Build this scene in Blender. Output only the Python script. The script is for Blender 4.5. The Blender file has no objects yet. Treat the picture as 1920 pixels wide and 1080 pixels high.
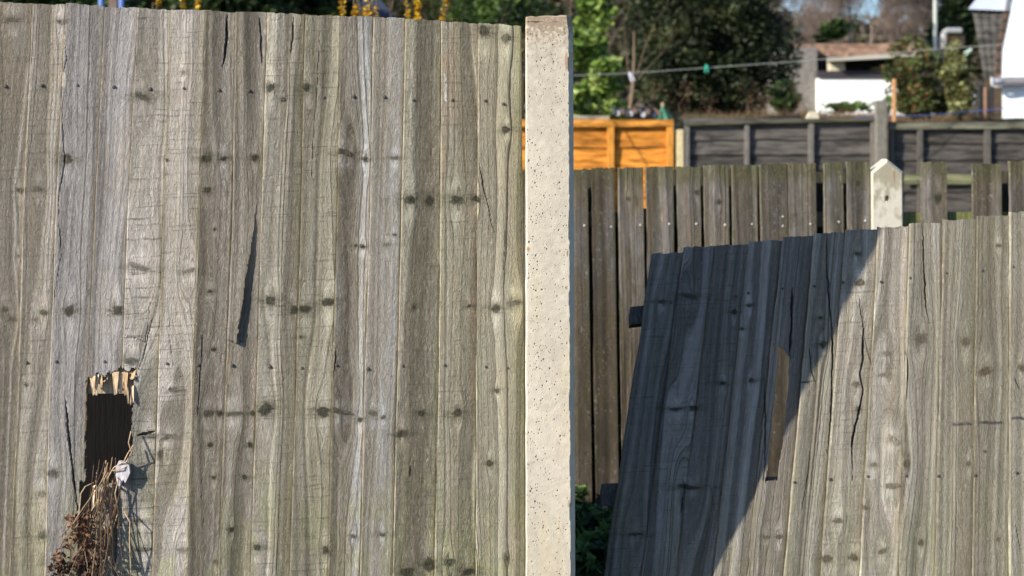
import bpy, math, random
import numpy as np
from mathutils import Vector
R = math.radians
rng = np.random.default_rng(7)
random.seed(7)
C = bpy.context.scene.collection

# ------------------------------------------------------------------ camera, sky, sun, exposure
F = 3400.0; HY = 285.0; EYE = 1.52           # focal length and horizon of the photograph in pixels, eye height in m
cam_d = bpy.data.cameras.new('camera'); cam = bpy.data.objects.new('camera', cam_d); C.objects.link(cam)
cam.location = (0, 0, EYE); cam.rotation_euler = (R(90), 0, 0)
cam_d.sensor_width = 36; cam_d.lens = F / 1920 * 36; cam_d.shift_y = -(540 - HY) / 1920
cam_d.clip_start = 0.1; cam_d.clip_end = 5000
cam_d.dof.use_dof = True; cam_d.dof.focus_distance = 4.02; cam_d.dof.aperture_fstop = 6.0
bpy.context.scene.camera = cam

SUN = Vector((-1.58, -1.0, 0.95)).normalized()
elev = math.asin(SUN.z)
w = bpy.data.worlds.new('World'); bpy.context.scene.world = w; w.use_nodes = True
nt = w.node_tree; bg = nt.nodes['Background']
sky = nt.nodes.new('ShaderNodeTexSky'); sky.sky_type = 'NISHITA'; sky.sun_disc = False
sky.sun_elevation = elev; sky.sun_rotation = math.atan2(SUN.x, SUN.y)
sky.air_density = 1.0; sky.dust_density = .8; sky.ozone_density = 6.5
nt.links.new(sky.outputs[0], bg.inputs[0]); bg.inputs[1].default_value = 0.13
sl = bpy.data.lights.new('sun', 'SUN'); so = bpy.data.objects.new('sun', sl); C.objects.link(so)
sl.energy = 5.0; sl.angle = R(0.5); sl.color = (1.0, 0.935, 0.81)
so.rotation_euler = (-SUN).to_track_quat('-Z', 'Y').to_euler(); so.location = (-15, -10, 12)
vs = bpy.context.scene.view_settings
vs.view_transform = 'Standard'; vs.look = 'None'; vs.exposure = 0.82; vs.gamma = 1
bpy.context.scene.cycles.max_bounces = 6; bpy.context.scene.cycles.use_denoising = True

# ------------------------------------------------------------------ helpers
def P(px, py, Y):                       # a pixel of the photograph at distance Y
    return Vector(((px - 960) / F * Y, Y, EYE - (py - HY) / F * Y))
def GX(px, Y): return (px - 960) / F * Y
def GZ(py, Y): return EYE - (py - HY) / F * Y

def hsh(i, j, s):
    i = i.astype(np.int64); j = j.astype(np.int64)
    h = (i * 374761393 + j * 668265263 + int(s) * 1274126177) & 0xffffffff
    h = ((h ^ (h >> 13)) * 1274126177) & 0xffffffff
    h = ((h ^ (h >> 16)) * 2246822519) & 0xffffffff
    return ((h ^ (h >> 15)) & 0xffff) / 65535.0
def n2(x, y, s=0):
    x, y = np.broadcast_arrays(np.asarray(x, float), np.asarray(y, float))
    i = np.floor(x); j = np.floor(y); fx = x - i; fy = y - j
    fx = fx * fx * (3 - 2 * fx); fy = fy * fy * (3 - 2 * fy)
    a = hsh(i, j, s); b = hsh(i + 1, j, s); c = hsh(i, j + 1, s); d = hsh(i + 1, j + 1, s)
    return (a * (1 - fx) + b * fx) * (1 - fy) + (c * (1 - fx) + d * fx) * fy
def fb(x, y, s=0, o=3):
    t = 0; a = .5; tot = 0
    for k in range(o):
        t = t + a * n2(np.asarray(x) * 2 ** k, np.asarray(y) * 2 ** k, s + 13 * k); tot += a; a *= .55
    return t / tot
def n1(x, s=0): return n2(x, np.zeros_like(x) + .5, s)
def ss(x, a, b):
    t = np.clip((x - a) / (b - a), 0, 1); return t * t * (3 - 2 * t)

def empty(name, loc=(0, 0, 0), label=None, cat=None, group=None, kind=None):
    o = bpy.data.objects.new(name, None); o.empty_display_size = .1; C.objects.link(o); o.location = loc
    return tag(o, label, cat, group, kind)
def tag(o, label=None, cat=None, group=None, kind=None):
    if label: o['label'] = label
    if cat: o['category'] = cat
    if group: o['group'] = group
    if kind: o['kind'] = kind
    return o
def wloc(o):
    v = Vector(o.location)
    while o.parent: o = o.parent; v += o.location
    return v
def link(name, me, mat, parent, V=None):
    o = bpy.data.objects.new(name, me); C.objects.link(o)
    if mat and not me.materials: me.materials.append(mat)
    o.parent = parent
    return o
def mesh(name, V, Q, mat, parent=None, T=None, attrs=None, smooth=False, origin=None):
    """V world-space vertices, Q quads, T triangles: linked as one mesh object"""
    V = np.asarray(V, float)
    if parent is not None: origin = wloc(parent); base = Vector((0, 0, 0))
    else:
        if origin is None: origin = Vector(((V[:, 0].min() + V[:, 0].max()) / 2, (V[:, 1].min() + V[:, 1].max()) / 2, V[:, 2].min()))
        base = origin
    V = V - np.array(origin)
    me = bpy.data.meshes.new(name)
    me.vertices.add(len(V)); me.vertices.foreach_set('co', V.astype(np.float32).ravel())
    Q = np.asarray(Q, int).reshape(-1, 4) if Q is not None and len(Q) else np.zeros((0, 4), int)
    T = np.asarray(T, int).reshape(-1, 3) if T is not None and len(T) else np.zeros((0, 3), int)
    nl = Q.size + T.size
    me.loops.add(nl); me.loops.foreach_set('vertex_index', np.concatenate([Q.ravel(), T.ravel()]).astype(np.int32))
    me.polygons.add(len(Q) + len(T))
    me.polygons.foreach_set('loop_start', np.concatenate([np.arange(len(Q)) * 4, Q.size + np.arange(len(T)) * 3]).astype(np.int32))
    me.update(calc_edges=True)
    me.polygons.foreach_set('use_smooth', np.full(len(Q) + len(T), smooth))
    for k, a in (attrs or {}).items():
        a = np.asarray(a, np.float32)
        if a.ndim == 1:
            at = me.attributes.new(k, 'FLOAT', 'POINT'); at.data.foreach_set('value', a)
        else:
            if k == 'col':
                at = me.attributes.new(k, 'FLOAT_COLOR', 'POINT'); a4 = np.ones((len(a), 4), np.float32); a4[:, :3] = a; at.data.foreach_set('color', a4.ravel())
            else:
                at = me.attributes.new(k, 'FLOAT_VECTOR', 'POINT'); at.data.foreach_set('vector', a.ravel())
    o = link(name, me, mat, parent); o.location = base
    return o

class MB:                                # collects boxes, prisms and tubes for ONE mesh
    def __init__(s): s.V = []; s.Q = []; s.T = []; s.c = []; s.n = 0
    def add(s, V, Q=(), T=(), col=None):
        V = np.asarray(V, float); s.V.append(V)
        s.Q += [tuple(i + s.n for i in q) for q in Q]; s.T += [tuple(i + s.n for i in t) for t in T]
        s.c.append(np.tile(np.array(col if col is not None else (1, 1, 1.)), (len(V), 1))); s.n += len(V); return s
    def box(s, x0, x1, y0, y1, z0, z1, col=None):
        V = [(x, y, z) for z in (z0, z1) for y in (y0, y1) for x in (x0, x1)]
        return s.add(V, [(0, 2, 3, 1), (4, 5, 7, 6), (0, 1, 5, 4), (2, 6, 7, 3), (0, 4, 6, 2), (1, 3, 7, 5)], col=col)
    def bevbox(s, x0, x1, y0, y1, z0, z1, b=.004, col=None):       # box with chamfered upright edges and top
        pts = [(x0 + b, y0), (x1 - b, y0), (x1, y0 + b), (x1, y1 - b), (x1 - b, y1), (x0 + b, y1), (x0, y1 - b), (x0, y0 + b)]
        cx, cy = (x0 + x1) / 2, (y0 + y1) / 2
        V = [(x, y, z0) for x, y in pts] + [(x, y, z1 - b) for x, y in pts] + [(x + (b if x < cx else -b), y + (b if y < cy else -b), z1) for x, y in pts] + [(cx, cy, z0), (cx, cy, z1)]
        Q = [(i, (i + 1) % 8, 8 + (i + 1) % 8, 8 + i) for i in range(8)] + [(8 + i, 8 + (i + 1) % 8, 16 + (i + 1) % 8, 16 + i) for i in range(8)]
        T = [((i + 1) % 8, i, 24) for i in range(8)] + [(16 + i, 16 + (i + 1) % 8, 25) for i in range(8)]
        return s.add(V, Q, T, col)
    def prism(s, poly, y0, y1, col=None):          # poly in (x, z), extruded in y (convex)
        n = len(poly); V = [(x, y0, z) for x, z in poly] + [(x, y1, z) for x, z in poly]
        cx = sum(p[0] for p in poly) / n; cz = sum(p[1] for p in poly) / n; V += [(cx, y0, cz), (cx, y1, cz)]
        return s.add(V, [(i, (i + 1) % n, n + (i + 1) % n, n + i) for i in range(n)],
                     [((i + 1) % n, i, 2 * n) for i in range(n)] + [(n + i, n + (i + 1) % n, 2 * n + 1) for i in range(n)], col)
    def tube(s, pts, rad, sides=5, col=None):
        pts = [Vector(p) for p in pts]; n = len(pts); V = []
        if not hasattr(rad, '__len__'): rad = [rad] * n
        for i, p in enumerate(pts):
            d = (pts[min(i + 1, n - 1)] - pts[max(i - 1, 0)])
            if d.length < 1e-9: d = Vector((0, 0, 1))
            d.normalize(); a = d.cross(Vector((0.31, 0.92, 0.21)));
            if a.length < 1e-3: a = d.cross(Vector((1, 0, 0)))
            a.normalize(); b = d.cross(a)
            for k in range(sides):
                t = 2 * math.pi * k / sides; V.append(p + (a * math.cos(t) + b * math.sin(t)) * rad[i])
        V += [pts[0], pts[-1]]; m = n * sides
        Q = [(i * sides + k, i * sides + (k + 1) % sides, (i + 1) * sides + (k + 1) % sides, (i + 1) * sides + k) for i in range(n - 1) for k in range(sides)]
        T = [((k + 1) % sides, k, m) for k in range(sides)] + [((n - 1) * sides + k, (n - 1) * sides + (k + 1) % sides, m + 1) for k in range(sides)]
        return s.add([tuple(v) for v in V], Q, T, col)
    def build(s, name, mat, parent=None, smooth=False, origin=None, attrs=None):
        V = np.concatenate(s.V); a = {'col': np.concatenate(s.c)}; a.update(attrs or {})
        return mesh(name, V, s.Q, mat, parent, s.T, a, smooth, origin)

# ------------------------------------------------------------------ materials
class NT:
    def __init__(s, name, rough=.8, spec=.2):
        s.m = bpy.data.materials.new(name); s.m.use_nodes = True; s.t = s.m.node_tree; s.n = s.t.nodes
        s.b = s.n['Principled BSDF']; s.b.inputs['Roughness'].default_value = rough
        s.b.inputs['Specular IOR Level'].default_value = spec
    def set(s, sock, v):
        if isinstance(v, bpy.types.NodeSocket): s.t.links.new(v, sock)
        elif v is not None: sock.default_value = v
    def math(s, op, a, b=None, c=None):
        n = s.n.new('ShaderNodeMath'); n.operation = op
        for i, v in enumerate((a, b, c)):
            if v is not None: s.set(n.inputs[i], v)
        return n.outputs[0]
    def attr(s, name):
        n = s.n.new('ShaderNodeAttribute'); n.attribute_name = name; return n
    def xyz(s, x, y, z):
        n = s.n.new('ShaderNodeCombineXYZ'); s.set(n.inputs[0], x); s.set(n.inputs[1], y); s.set(n.inputs[2], z); return n.outputs[0]
    def noise(s, vec=None, scale=1., detail=2., rough=.5, w=None, dist=0.):
        n = s.n.new('ShaderNodeTexNoise')
        if w is not None: n.noise_dimensions = '1D'; s.set(n.inputs['W'], w)
        elif vec is not None: s.set(n.inputs['Vector'], vec)
        n.inputs['Scale'].default_value = scale; n.inputs['Detail'].default_value = detail; n.inputs['Roughness'].default_value = rough
        n.inputs['Distortion'].default_value = dist
        return n.outputs[0]
    def step(s, v, a, b):
        n = s.n.new('ShaderNodeMapRange'); n.interpolation_type = 'SMOOTHSTEP'
        s.set(n.inputs['Value'], v); n.inputs['From Min'].default_value = a; n.inputs['From Max'].default_value = b; return n.outputs[0]
    def mix(s, f, a, b, mode='MIX'):
        n = s.n.new('ShaderNodeMix'); n.data_type = 'RGBA'; n.blend_type = mode
        s.set(n.inputs[0], f); s.set(n.inputs[6], a); s.set(n.inputs[7], b); return n.outputs[2]
    def scale(s, col, f):
        n = s.n.new('ShaderNodeVectorMath'); n.operation = 'SCALE'; s.set(n.inputs[0], col); s.set(n.inputs['Scale'], f); return n.outputs[0]
    def bump(s, h, strength=1., dist=1.):
        n = s.n.new('ShaderNodeBump'); n.inputs['Strength'].default_value = strength; n.inputs['Distance'].default_value = dist
        s.set(n.inputs['Height'], h); s.t.links.new(n.outputs[0], s.b.inputs['Normal'])
    def pos(s): return s.n.new('ShaderNodeNewGeometry').outputs['Position']
    def obj(s): return s.n.new('ShaderNodeTexCoord').outputs['Object']
    def color(s, c): s.set(s.b.inputs['Base Color'], c)

def mat_wood():
    s = NT('weathered_wood', .85, .15); M = s.math
    col = s.attr('col').outputs['Color']; psi = s.attr('psi').outputs['Fac']
    uv = s.n.new('ShaderNodeSeparateXYZ'); s.set(uv.inputs[0], s.attr('uvs').outputs['Vector']); u, v, sd = uv.outputs
    wm = s.n.new('ShaderNodeSeparateXYZ'); s.set(wm.inputs[0], s.attr('wm').outputs['Vector']); lines, saw, rgh = wm.outputs
    # growth ring lines that follow the grain around the knots
    wob = s.noise(s.xyz(M('MULTIPLY', u, .12), M('MULTIPLY', v, .03), sd), 1, 1)
    pw = M('ADD', psi, M('MULTIPLY', wob, 3.2))
    l1 = s.noise(w=M('ADD', M('MULTIPLY', pw, .20), M('MULTIPLY', sd, 7.3)), detail=2, rough=.6)
    ln = s.math('MULTIPLY', s.step(l1, .52, .63), lines)
    lb = s.noise(w=M('ADD', M('MULTIPLY', pw, .8), M('MULTIPLY', sd, 3.1)), detail=1)
    # fibres
    fib = s.noise(s.xyz(M('MULTIPLY', psi, .75), M('MULTIPLY', v, .035), sd), 1, 3, .65)
    # rough sawn fuzz
    fz = s.noise(s.xyz(M('MULTIPLY', u, .17), M('MULTIPLY', v, .065), M('MULTIPLY', sd, 2)), 1, 5, .74, dist=1.0)
    # saw marks across the board
    sv = M('ADD', M('MULTIPLY', v, .15), M('ADD', M('MULTIPLY', u, .006), M('MULTIPLY', s.noise(s.xyz(M('MULTIPLY', u, .03), M('MULTIPLY', v, .02), sd), 1, 1), .8)))
    s1 = s.noise(w=M('ADD', sv, M('MULTIPLY', sd, 5.7)), detail=3, rough=.75)
    patch = s.noise(s.xyz(M('MULTIPLY', u, .035), M('MULTIPLY', v, .09), M('ADD', sd, 40)), 1, 3, .6)
    sm = M('MULTIPLY', M('MULTIPLY', s.step(s1, .54, .68), s.step(patch, .40, .62)), saw)
    rd = M('MULTIPLY', M('SUBTRACT', 1.0, s.step(M('ABSOLUTE', M('SUBTRACT', fz, .5)), .0, .035)), rgh)
    # pinholes and specks
    sp = s.step(s.noise(s.xyz(M('MULTIPLY', u, .22), M('MULTIPLY', v, .13), M('ADD', sd, 9)), 1, 2, .5), .66, .76)
    f = M('SUBTRACT', 1.0, M('MULTIPLY', ln, .50))
    f = M('MULTIPLY', f, M('SUBTRACT', 1.0, M('MULTIPLY', sm, .32)))
    f = M('MULTIPLY', f, M('SUBTRACT', 1.0, M('MULTIPLY', sp, .35)))
    f = M('MULTIPLY', f, M('ADD', .72, M('MULTIPLY', fib, .56)))
    f = M('MULTIPLY', f, M('ADD', .86, M('MULTIPLY', lb, .28)))
    f = M('MULTIPLY', f, M('ADD', 1.0, M('MULTIPLY', M('MULTIPLY', M('SUBTRACT', fz, .5), .8), rgh)))
    f = M('MULTIPLY', f, M('SUBTRACT', 1.0, M('MULTIPLY', rd, .22)))
    s.color(s.scale(col, f))
    h = M('MULTIPLY', rd, -.0016)
    h = M('ADD', h, M('MULTIPLY', ln, -.0020))
    h = M('ADD', h, M('MULTIPLY', sm, -.0016))
    h = M('ADD', h, M('MULTIPLY', fib, .0032))
    h = M('ADD', h, M('MULTIPLY', M('MULTIPLY', fz, M('ADD', rgh, .30)), .021))
    h = M('ADD', h, M('MULTIPLY', sp, -.0008))
    s.bump(h, 1, 1)
    return s.m

def mat_simple(name, c, rough=.8, spec=.2, var=.25, sc=20, bump=0., useattr=False, c2=None, stretch=(1, 1, 1), metal=0):
    s = NT(name, rough, spec)
    v = s.n.new('ShaderNodeVectorMath'); v.operation = 'MULTIPLY'; s.set(v.inputs[0], s.pos()); v.inputs[1].default_value = stretch
    n = s.noise(v.outputs[0], sc, 4, .6)
    base = s.mix(s.step(n, .35, .65), (*c, 1), (*(c2 or [x * (1 - var) for x in c]), 1))
    if useattr: base = s.mix(1.0, base, s.attr('col').outputs['Color'], 'MULTIPLY')
    s.color(base); s.b.inputs['Metallic'].default_value = metal
    if bump: s.bump(n, 1, bump)
    return s.m

def mat_leaf(name, trans=.35):
    s = NT(name, .55, .3); c = s.attr('col').outputs['Color']; s.color(c)
    t = s.n.new('ShaderNodeBsdfTranslucent'); s.set(t.inputs[0], c)
    mx = s.n.new('ShaderNodeMixShader'); mx.inputs[0].default_value = trans
    s.t.links.new(s.b.outputs[0], mx.inputs[1]); s.t.links.new(t.outputs[0], mx.inputs[2])
    s.t.links.new(mx.outputs[0], s.n['Material Output'].inputs['Surface']); return s.m

def mat_concrete():
    s = NT('concrete', .85, .2); c = s.attr('col').outputs['Color']; p = s.pos()
    n = s.noise(p, 60, 4, .6); n3 = s.noise(p, 420, 2, .6)
    f = s.math('MULTIPLY', s.math('ADD', .86, s.math('MULTIPLY', n, .28)), s.math('ADD', .84, s.math('MULTIPLY', n3, .32)))
    s.color(s.scale(c, f)); s.bump(s.math('ADD', s.math('MULTIPLY', n, .0012), s.math('MULTIPLY', n3, .0007)), 1, 1); return s.m

def mat_attr(name, rough=.8, spec=.2, sc=30, amp=.3, stretch=(1, 1, 1), bump=.001):
    s = NT(name, rough, spec); v = s.n.new('ShaderNodeVectorMath'); v.operation = 'MULTIPLY'; s.set(v.inputs[0], s.pos()); v.inputs[1].default_value = stretch
    n = s.noise(v.outputs[0], sc, 5, .7)
    s.color(s.scale(s.attr('col').outputs['Color'], s.math('ADD', 1 - amp / 2, s.math('MULTIPLY', s.step(n, .3, .7), amp))))
    s.bump(n, 1, bump); return s.m

WOOD = mat_wood(); CONC = mat_concrete(); LEAF = mat_leaf('leaf'); 
HORZ = mat_attr('horizontal_grain', .8, .15, 4, 1.3, (1, 1, 9), .004)
VERT = mat_attr('vertical_grain', .8, .15, 14, .9, (10, 10, 1), .002)
PAINT = mat_attr('painted', .6, .3, 6, .12, (1, 1, 1), .002)
BARK = mat_attr('bark', .9, .1, 25, .7, (4, 4, 1), .01)
NAIL = mat_simple('nail_steel', (.07, .06, .055), .6, .4, .4, 300)
ZINC = mat_simple('zinc', (.45, .43, .38), .5, .5, .3, 300)

# ------------------------------------------------------------------ wooden boards as solid height fields
def seg(PX, PY, pl):
    """distance in px to a polyline, and position along it 0..1"""
    best = np.full(PX.shape, 1e9); tt = np.zeros(PX.shape); L = [math.dist(a, b) for a, b in zip(pl, pl[1:])]; tot = sum(L); acc = 0
    for (a, b), l in zip(zip(pl, pl[1:]), L):
        dx, dy = b[0] - a[0], b[1] - a[1]; t = np.clip(((PX - a[0]) * dx + (PY - a[1]) * dy) / (l * l), 0, 1)
        d = np.hypot(PX - a[0] - t * dx, PY - a[1] - t * dy); m = d < best; best = np.where(m, d, best); tt = np.where(m, (acc + t * l) / tot, tt); acc += l
    return best, tt
def inside(PX, PY, poly):
    r = np.zeros(PX.shape, bool); n = len(poly)
    for i in range(n):
        x0, y0 = poly[i]; x1, y1 = poly[(i + 1) % n]
        if y0 == y1: continue
        c = ((PY >= min(y0, y1)) & (PY < max(y0, y1)) & (PX < (x1 - x0) * (PY - y0) / (y1 - y0) + x0)); r ^= c
    return r

def solid(name, Fr, Bk, keep, parent, attrs):
    nv, nu = Fr.shape[:2]; N = nv * nu
    idx = np.arange(N).reshape(nv, nu)
    a, b, c, d = idx[:-1, :-1], idx[:-1, 1:], idx[1:, 1:], idx[1:, :-1]
    k = keep
    Q = [np.stack([a, b, c, d], -1)[k], (np.stack([a, d, c, b], -1) + N)[k]]
    kp = np.pad(k, 1)
    def wall(p, q, m): Q.append(np.stack([p, q, q + N, p + N], -1)[m])
    ctr = kp[1:-1, 1:-1]
    wall(b, a, ctr & ~kp[:-2, 1:-1]); wall(d, c, ctr & ~kp[2:, 1:-1]); wall(a, d, ctr & ~kp[1:-1, :-2]); wall(c, b, ctr & ~kp[1:-1, 2:])
    Q = np.concatenate(Q); V = np.concatenate([Fr.reshape(-1, 3), Bk.reshape(-1, 3)])
    used = np.zeros(2 * N, bool); used[Q.ravel()] = True; rem = np.cumsum(used) - 1
    at = {kk: np.concatenate([x.reshape(N, -1)] * 2)[used].squeeze() for kk, x in attrs.items()}
    return mesh(name, V[used], rem[Q], WOOD, parent, None, at)

def edge_at(tab, ys, PY):           # piecewise linear edge with linear extrapolation
    x = np.interp(PY, ys, tab); s1 = (tab[-1] - tab[-2]) / (ys[-1] - ys[-2]); x = np.where(PY > ys[-1], tab[-1] + (PY - ys[-1]) * s1, x)
    s0 = (tab[1] - tab[0]) / (ys[1] - ys[0]); return np.where(PY < ys[0], tab[0] + (PY - ys[0]) * s0, x)

def make_board(parent, left, right, ys, ytop, ybot, Yf, seed, P_, knots=(), cracks=(), holes=(), lap=10, step=(2.0, 2.4),
               prof=(.015, .004), th=(.010, .004), extra=None, topjag=1.5, name='board'):
    """left/right: edge x (px) at heights ys; ytop=(left,right) px; Yf(py)->distance. P_: look of this board"""
    pxm = F / float(Yf(np.array(600.))) / 1000.0          # px per mm
    wpx = abs(np.mean(np.array(right) - np.array(left))) + lap
    nu = max(6, int(wpx / pxm / step[0])); su = np.concatenate([[0, .35 / nu, .8 / nu, 1.4 / nu], np.linspace(2.2 / nu, 1, nu)])
    yv = np.concatenate([np.arange(0, 1100 - min(ytop), step[1] * pxm) + min(ytop), np.arange(1100, ybot, 22 * pxm)[1:], [ybot]]) if ybot > 1100 else np.arange(min(ytop), ybot, step[1] * pxm)
    S, Y0 = np.meshgrid(su, yv)
    PYt = ytop[0] + (ytop[1] - ytop[0]) * S + (n2(S * 9, Y0 * 0, seed + 5) - .5) * 2 * topjag
    PY = np.maximum(Y0, np.minimum(PYt, Y0 + 30)); PY = np.where(Y0 < PYt, PYt + (Y0 - min(ytop)) * 1e-3, Y0)
    L = edge_at(left, ys, PY); Rr = edge_at(right, ys, PY) + lap
    wav = (n2(PY / 90., PY * 0, seed + 1) - .5) * 2.2 + (n2(PY / 22., PY * 0, seed + 2) - .5) * 1.2
    PX = L + (Rr - L) * S + wav * (1 - S)
    u = (PX - L) / pxm; v = PY / pxm
    W = (Rr - L) / pxm
    # grain coordinate
    psi = u + P_.get('swirl', 7.5) * (n2(u / 110, v / 700, seed) - .5) * 2 + 3 * (n2(u / 40, v / 300, seed + 3) - .5)
    kr_q = np.full_like(u, 9.); kn = np.zeros_like(u); halo = np.zeros_like(u); kr = np.zeros_like(u); eye = np.zeros_like(u)
    for K in knots:
        kx, ky, a, b = K[:4]; ang = R(K[4]) if len(K) > 4 else 0; st = K[5] if len(K) > 5 else 1.0
        if kx < L.min() - 25 or kx > Rr.max() + 25: continue
        dx = (PX - kx) / pxm; dy = (PY - ky) / pxm; a /= pxm; b /= pxm
        ca, sa = math.cos(ang), math.sin(ang); ex = dx * ca + dy * sa; ey = -dx * sa + dy * ca
        q = np.hypot(ex / a, ey / b) * (1 + .95 * (fb(ex / a * 1.1 + kx, ey / b * 1.3 + ky, seed + 9) - .5)) + .35 * (n2(u / 3.2, v / 2.2, seed + 8) - .5)
        A = max(a, b) * 1.15; r2 = dx ** 2 + (dy * .30) ** 2
        psi = psi - dx * A * A / (r2 + .45 * A * A) * np.where(q < 1, q ** 2, 1) 
        m = ss(-q, -1.10, -.66) * st * .82; kn = np.maximum(kn, m); kr_q = np.minimum(kr_q, q); kr = np.where(q < 1.2, q * a, kr)
        halo = np.maximum(halo, st * .62 * np.exp(-((dx / (a * 2.2 + 6)) ** 2 + ((dy + 2 * (n2(u / 9, u * 0, seed + 56) - .5)) / (b * 1.25)) ** 2) * .9))
        eye = np.maximum(eye, .35 * np.exp(-((dx / (a * .9)) ** 2 + ((np.abs(dy) - b * 3) / (b * 2)) ** 2)))
    psi_k = np.where(kn > .5, kr * 1.3, psi)
    b1 = n1(psi / 30, seed + 20); b2 = n1(psi / 10.5, seed + 21); b3 = n1(psi / 4.6, seed + 22)
    fz = fb(u / 22, v / 130, seed + 23); fz2 = fb(u / 9, v / 28, seed + 24)
    lm = np.clip(ss(n1(psi / 17, seed + 25), .35, .65) * (.4 + .9 * n2(u / 50, v / 330, seed + 26)) * P_.get('lines', 1) + P_.get('lines0', .1), 0, 1.3)
    B_ = ss(n1(psi / 21 + 1.5 * n2(v / 500, v * 0, seed + 29), seed + 28), .36, .64); lm = lm * (.45 + .75 * B_)
    B = ss(n1(psi / 21 + 1.5 * n2(v / 500, v * 0, seed + 29), seed + 28), .36, .64)
    Lg = P_['l'] * (1 + .20 * (B - .5) + P_.get('band', .32) * (b1 - .5) + .42 * (b2 - .5) + .42 * (b3 - .5) + .25 * (n1(psi / 2.6, seed + 19) - .5)) * (1 + .30 * (fz - .5) + .26 * (fz2 - .5))
    Lg = Lg * (1 + .14 * (n2(u / 200 + 3, v / 260, seed + 27) - .5)) * (1 + eye)
    if 'old' in P_: Lg = Lg * (1 - P_['old'] * ss(PY, 430, 640)) * (.72 + .56 * fb(u / 16, v / 60, seed + 36))  # darker towards the bottom, with random mottling
    for (s0, s1, f) in P_.get('strips', ()):                     # broad lighter or darker bands of wood
        sc_ = S + .10 * (n2(v / 240, v * 0, seed + int(s0 * 99)) - .5)
        Lg = Lg * (1 + (f - 1) * .65 * ss(sc_, s0 - .05, s0 + .04) * (1 - ss(sc_, s1 - .04, s1 + .05)))
    t = np.clip((Lg / P_['l'] - .75) / .6, 0, 1)[..., None]
    tint = np.array(P_.get('tint', (1.15, 1, .82))) * (1 - t) + np.array(P_.get('tint2', (1.12, 1, .91))) * t
    g = np.clip(P_.get('green', .08) * (.4 + 1.2 * fb(u / 40, v / 260, seed + 30)) + P_.get('gright', .22) * ss(S, .7, .95) * n2(u / 20, v / 140, seed + 31)
                + P_.get('gbot', .6) * ss(PY, 760, 1080) * ss(fb(u / 30, v / 70, seed + 35), .38, .62) + P_.get('gtop', 0) * ss(-PY, -ytop[0] - P_.get('gtl', 60), -ytop[0]) , 0, 1)[..., None]
    tint = tint * (1 - g) + np.array((1.03, 1, .62)) * g
    tan_ = np.clip(P_.get('tan', .12) * ss(fb(u / 26, v / 170, seed + 33), .45, .75) * 2, 0, 1)[..., None]
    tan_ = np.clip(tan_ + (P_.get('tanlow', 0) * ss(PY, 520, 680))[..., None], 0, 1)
    tint = tint * (1 - tan_) + np.array((1.26, 1, .70)) * tan_
    col = Lg[..., None] * tint
    if 'moss' in P_:
        ms = np.clip(P_['moss'] * ss(fb(u / 14, v / 55, seed + 37) + .55 * ss(-PY, -ytop[0] - 52, -ytop[0]) + .12 * ss(np.abs(S - .5), .3, .5), .5, .95), 0, .9)[..., None]
        col = col * (1 - ms) + np.array((.095, .092, .03)) * (.6 + .8 * fz2)[..., None] * ms
        li = (ss(n2(u / 5, v / 7, seed + 38), .80, .9) * ss(fz, .5, .7) * .6)[..., None]; col = col * (1 - li) + np.array((.3, .3, .26)) * li
    # ochre stain and dark groove line painted for depth beside the neighbour's edge
    oc = np.clip(ss(S, 1 - (lap + 4) / wpx, 1 - (lap + .5) / wpx) * (.55 + P_.get('ochre', .5)) * (.35 + n2(v / 60, v * 0, seed + 40)), 0, .9)[..., None]
    occ = np.array((.11, .095, .05)) + np.array((.10, .04, 0)) * ss(P_.get('ochre', .5) * n2(v / 90, v * 0, seed + 44), .3, .6)[..., None]
    col = col * (1 - oc) + occ * oc
    eg = (ss(-u, -2.9, -.8) * P_.get('edge', .8) * (.35 + .9 * ss(n2(v / 45, v * 0, seed + 42), .2, .7)))[..., None]  # sunlit edge highlight painted into the colour on the left
    col = col * (1 - eg) + np.array((.36, .30, .22)) * (.7 + .5 * n2(v / 20, v * 0, seed + 41))[..., None] * eg
    # knots and the stain around them
    hc = np.array((.095, .09, .05))
    hz = (halo * (.25 + 1.0 * ss(fb(u / 10, v / 3.2, seed + 55), .36, .66)))[..., None]; hz = np.clip(hz * P_.get('kd', 1), 0, .85)
    col = col * (1 - hz) + hc * hz
    rings = .4 + 1.35 * n1(psi_k / 1.4 + 1.5 * n2(u / 5, v / 5, seed + 51), seed + 50)
    kc = np.array(P_.get('kcol', (.048, .044, .028))) * rings[..., None]
    col = col * (1 - kn[..., None]) + kc * kn[..., None]
    cr = (ss(-np.abs(kr_q - 1.22), -.16, 0) * ss(fz2, .42, .62) * .35)[..., None]; col = col * (1 - cr) + np.array((.36, .31, .22)) * cr
    # surface height
    h = prof[0] + (prof[1] - prof[0]) * S
    h = h - .005 * np.clip(1 - u / 2.8, 0, 1) ** 1.3
    h = h + .0011 * (b2 - .5) + .0009 * (b3 - .5) + .0016 * (fz2 - .5) * P_.get('rough', .6) + .003 * (n2(S * 1.5, v / 400, seed + 60) - .5) + .0010 * kn * (rings - .6)
    for pl, wd, dep in cracks:
        xs = [p[0] for p in pl]
        if max(xs) < L.min() - 8 or min(xs) > Rr.max() + 8: continue
        wob = (n2(PY / 14, PY * 0, 77) - .5) * 2.2 + (n2(PY / 4, PY * 0, 79) - .5) * .8
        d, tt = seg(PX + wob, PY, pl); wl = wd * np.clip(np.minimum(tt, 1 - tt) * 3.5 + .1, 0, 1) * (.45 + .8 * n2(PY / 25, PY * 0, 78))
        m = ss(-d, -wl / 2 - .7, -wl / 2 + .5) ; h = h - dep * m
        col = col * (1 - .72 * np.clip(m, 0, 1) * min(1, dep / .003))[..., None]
    if extra is not None: h, col = extra(PX, PY, h, col, u, v)
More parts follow.
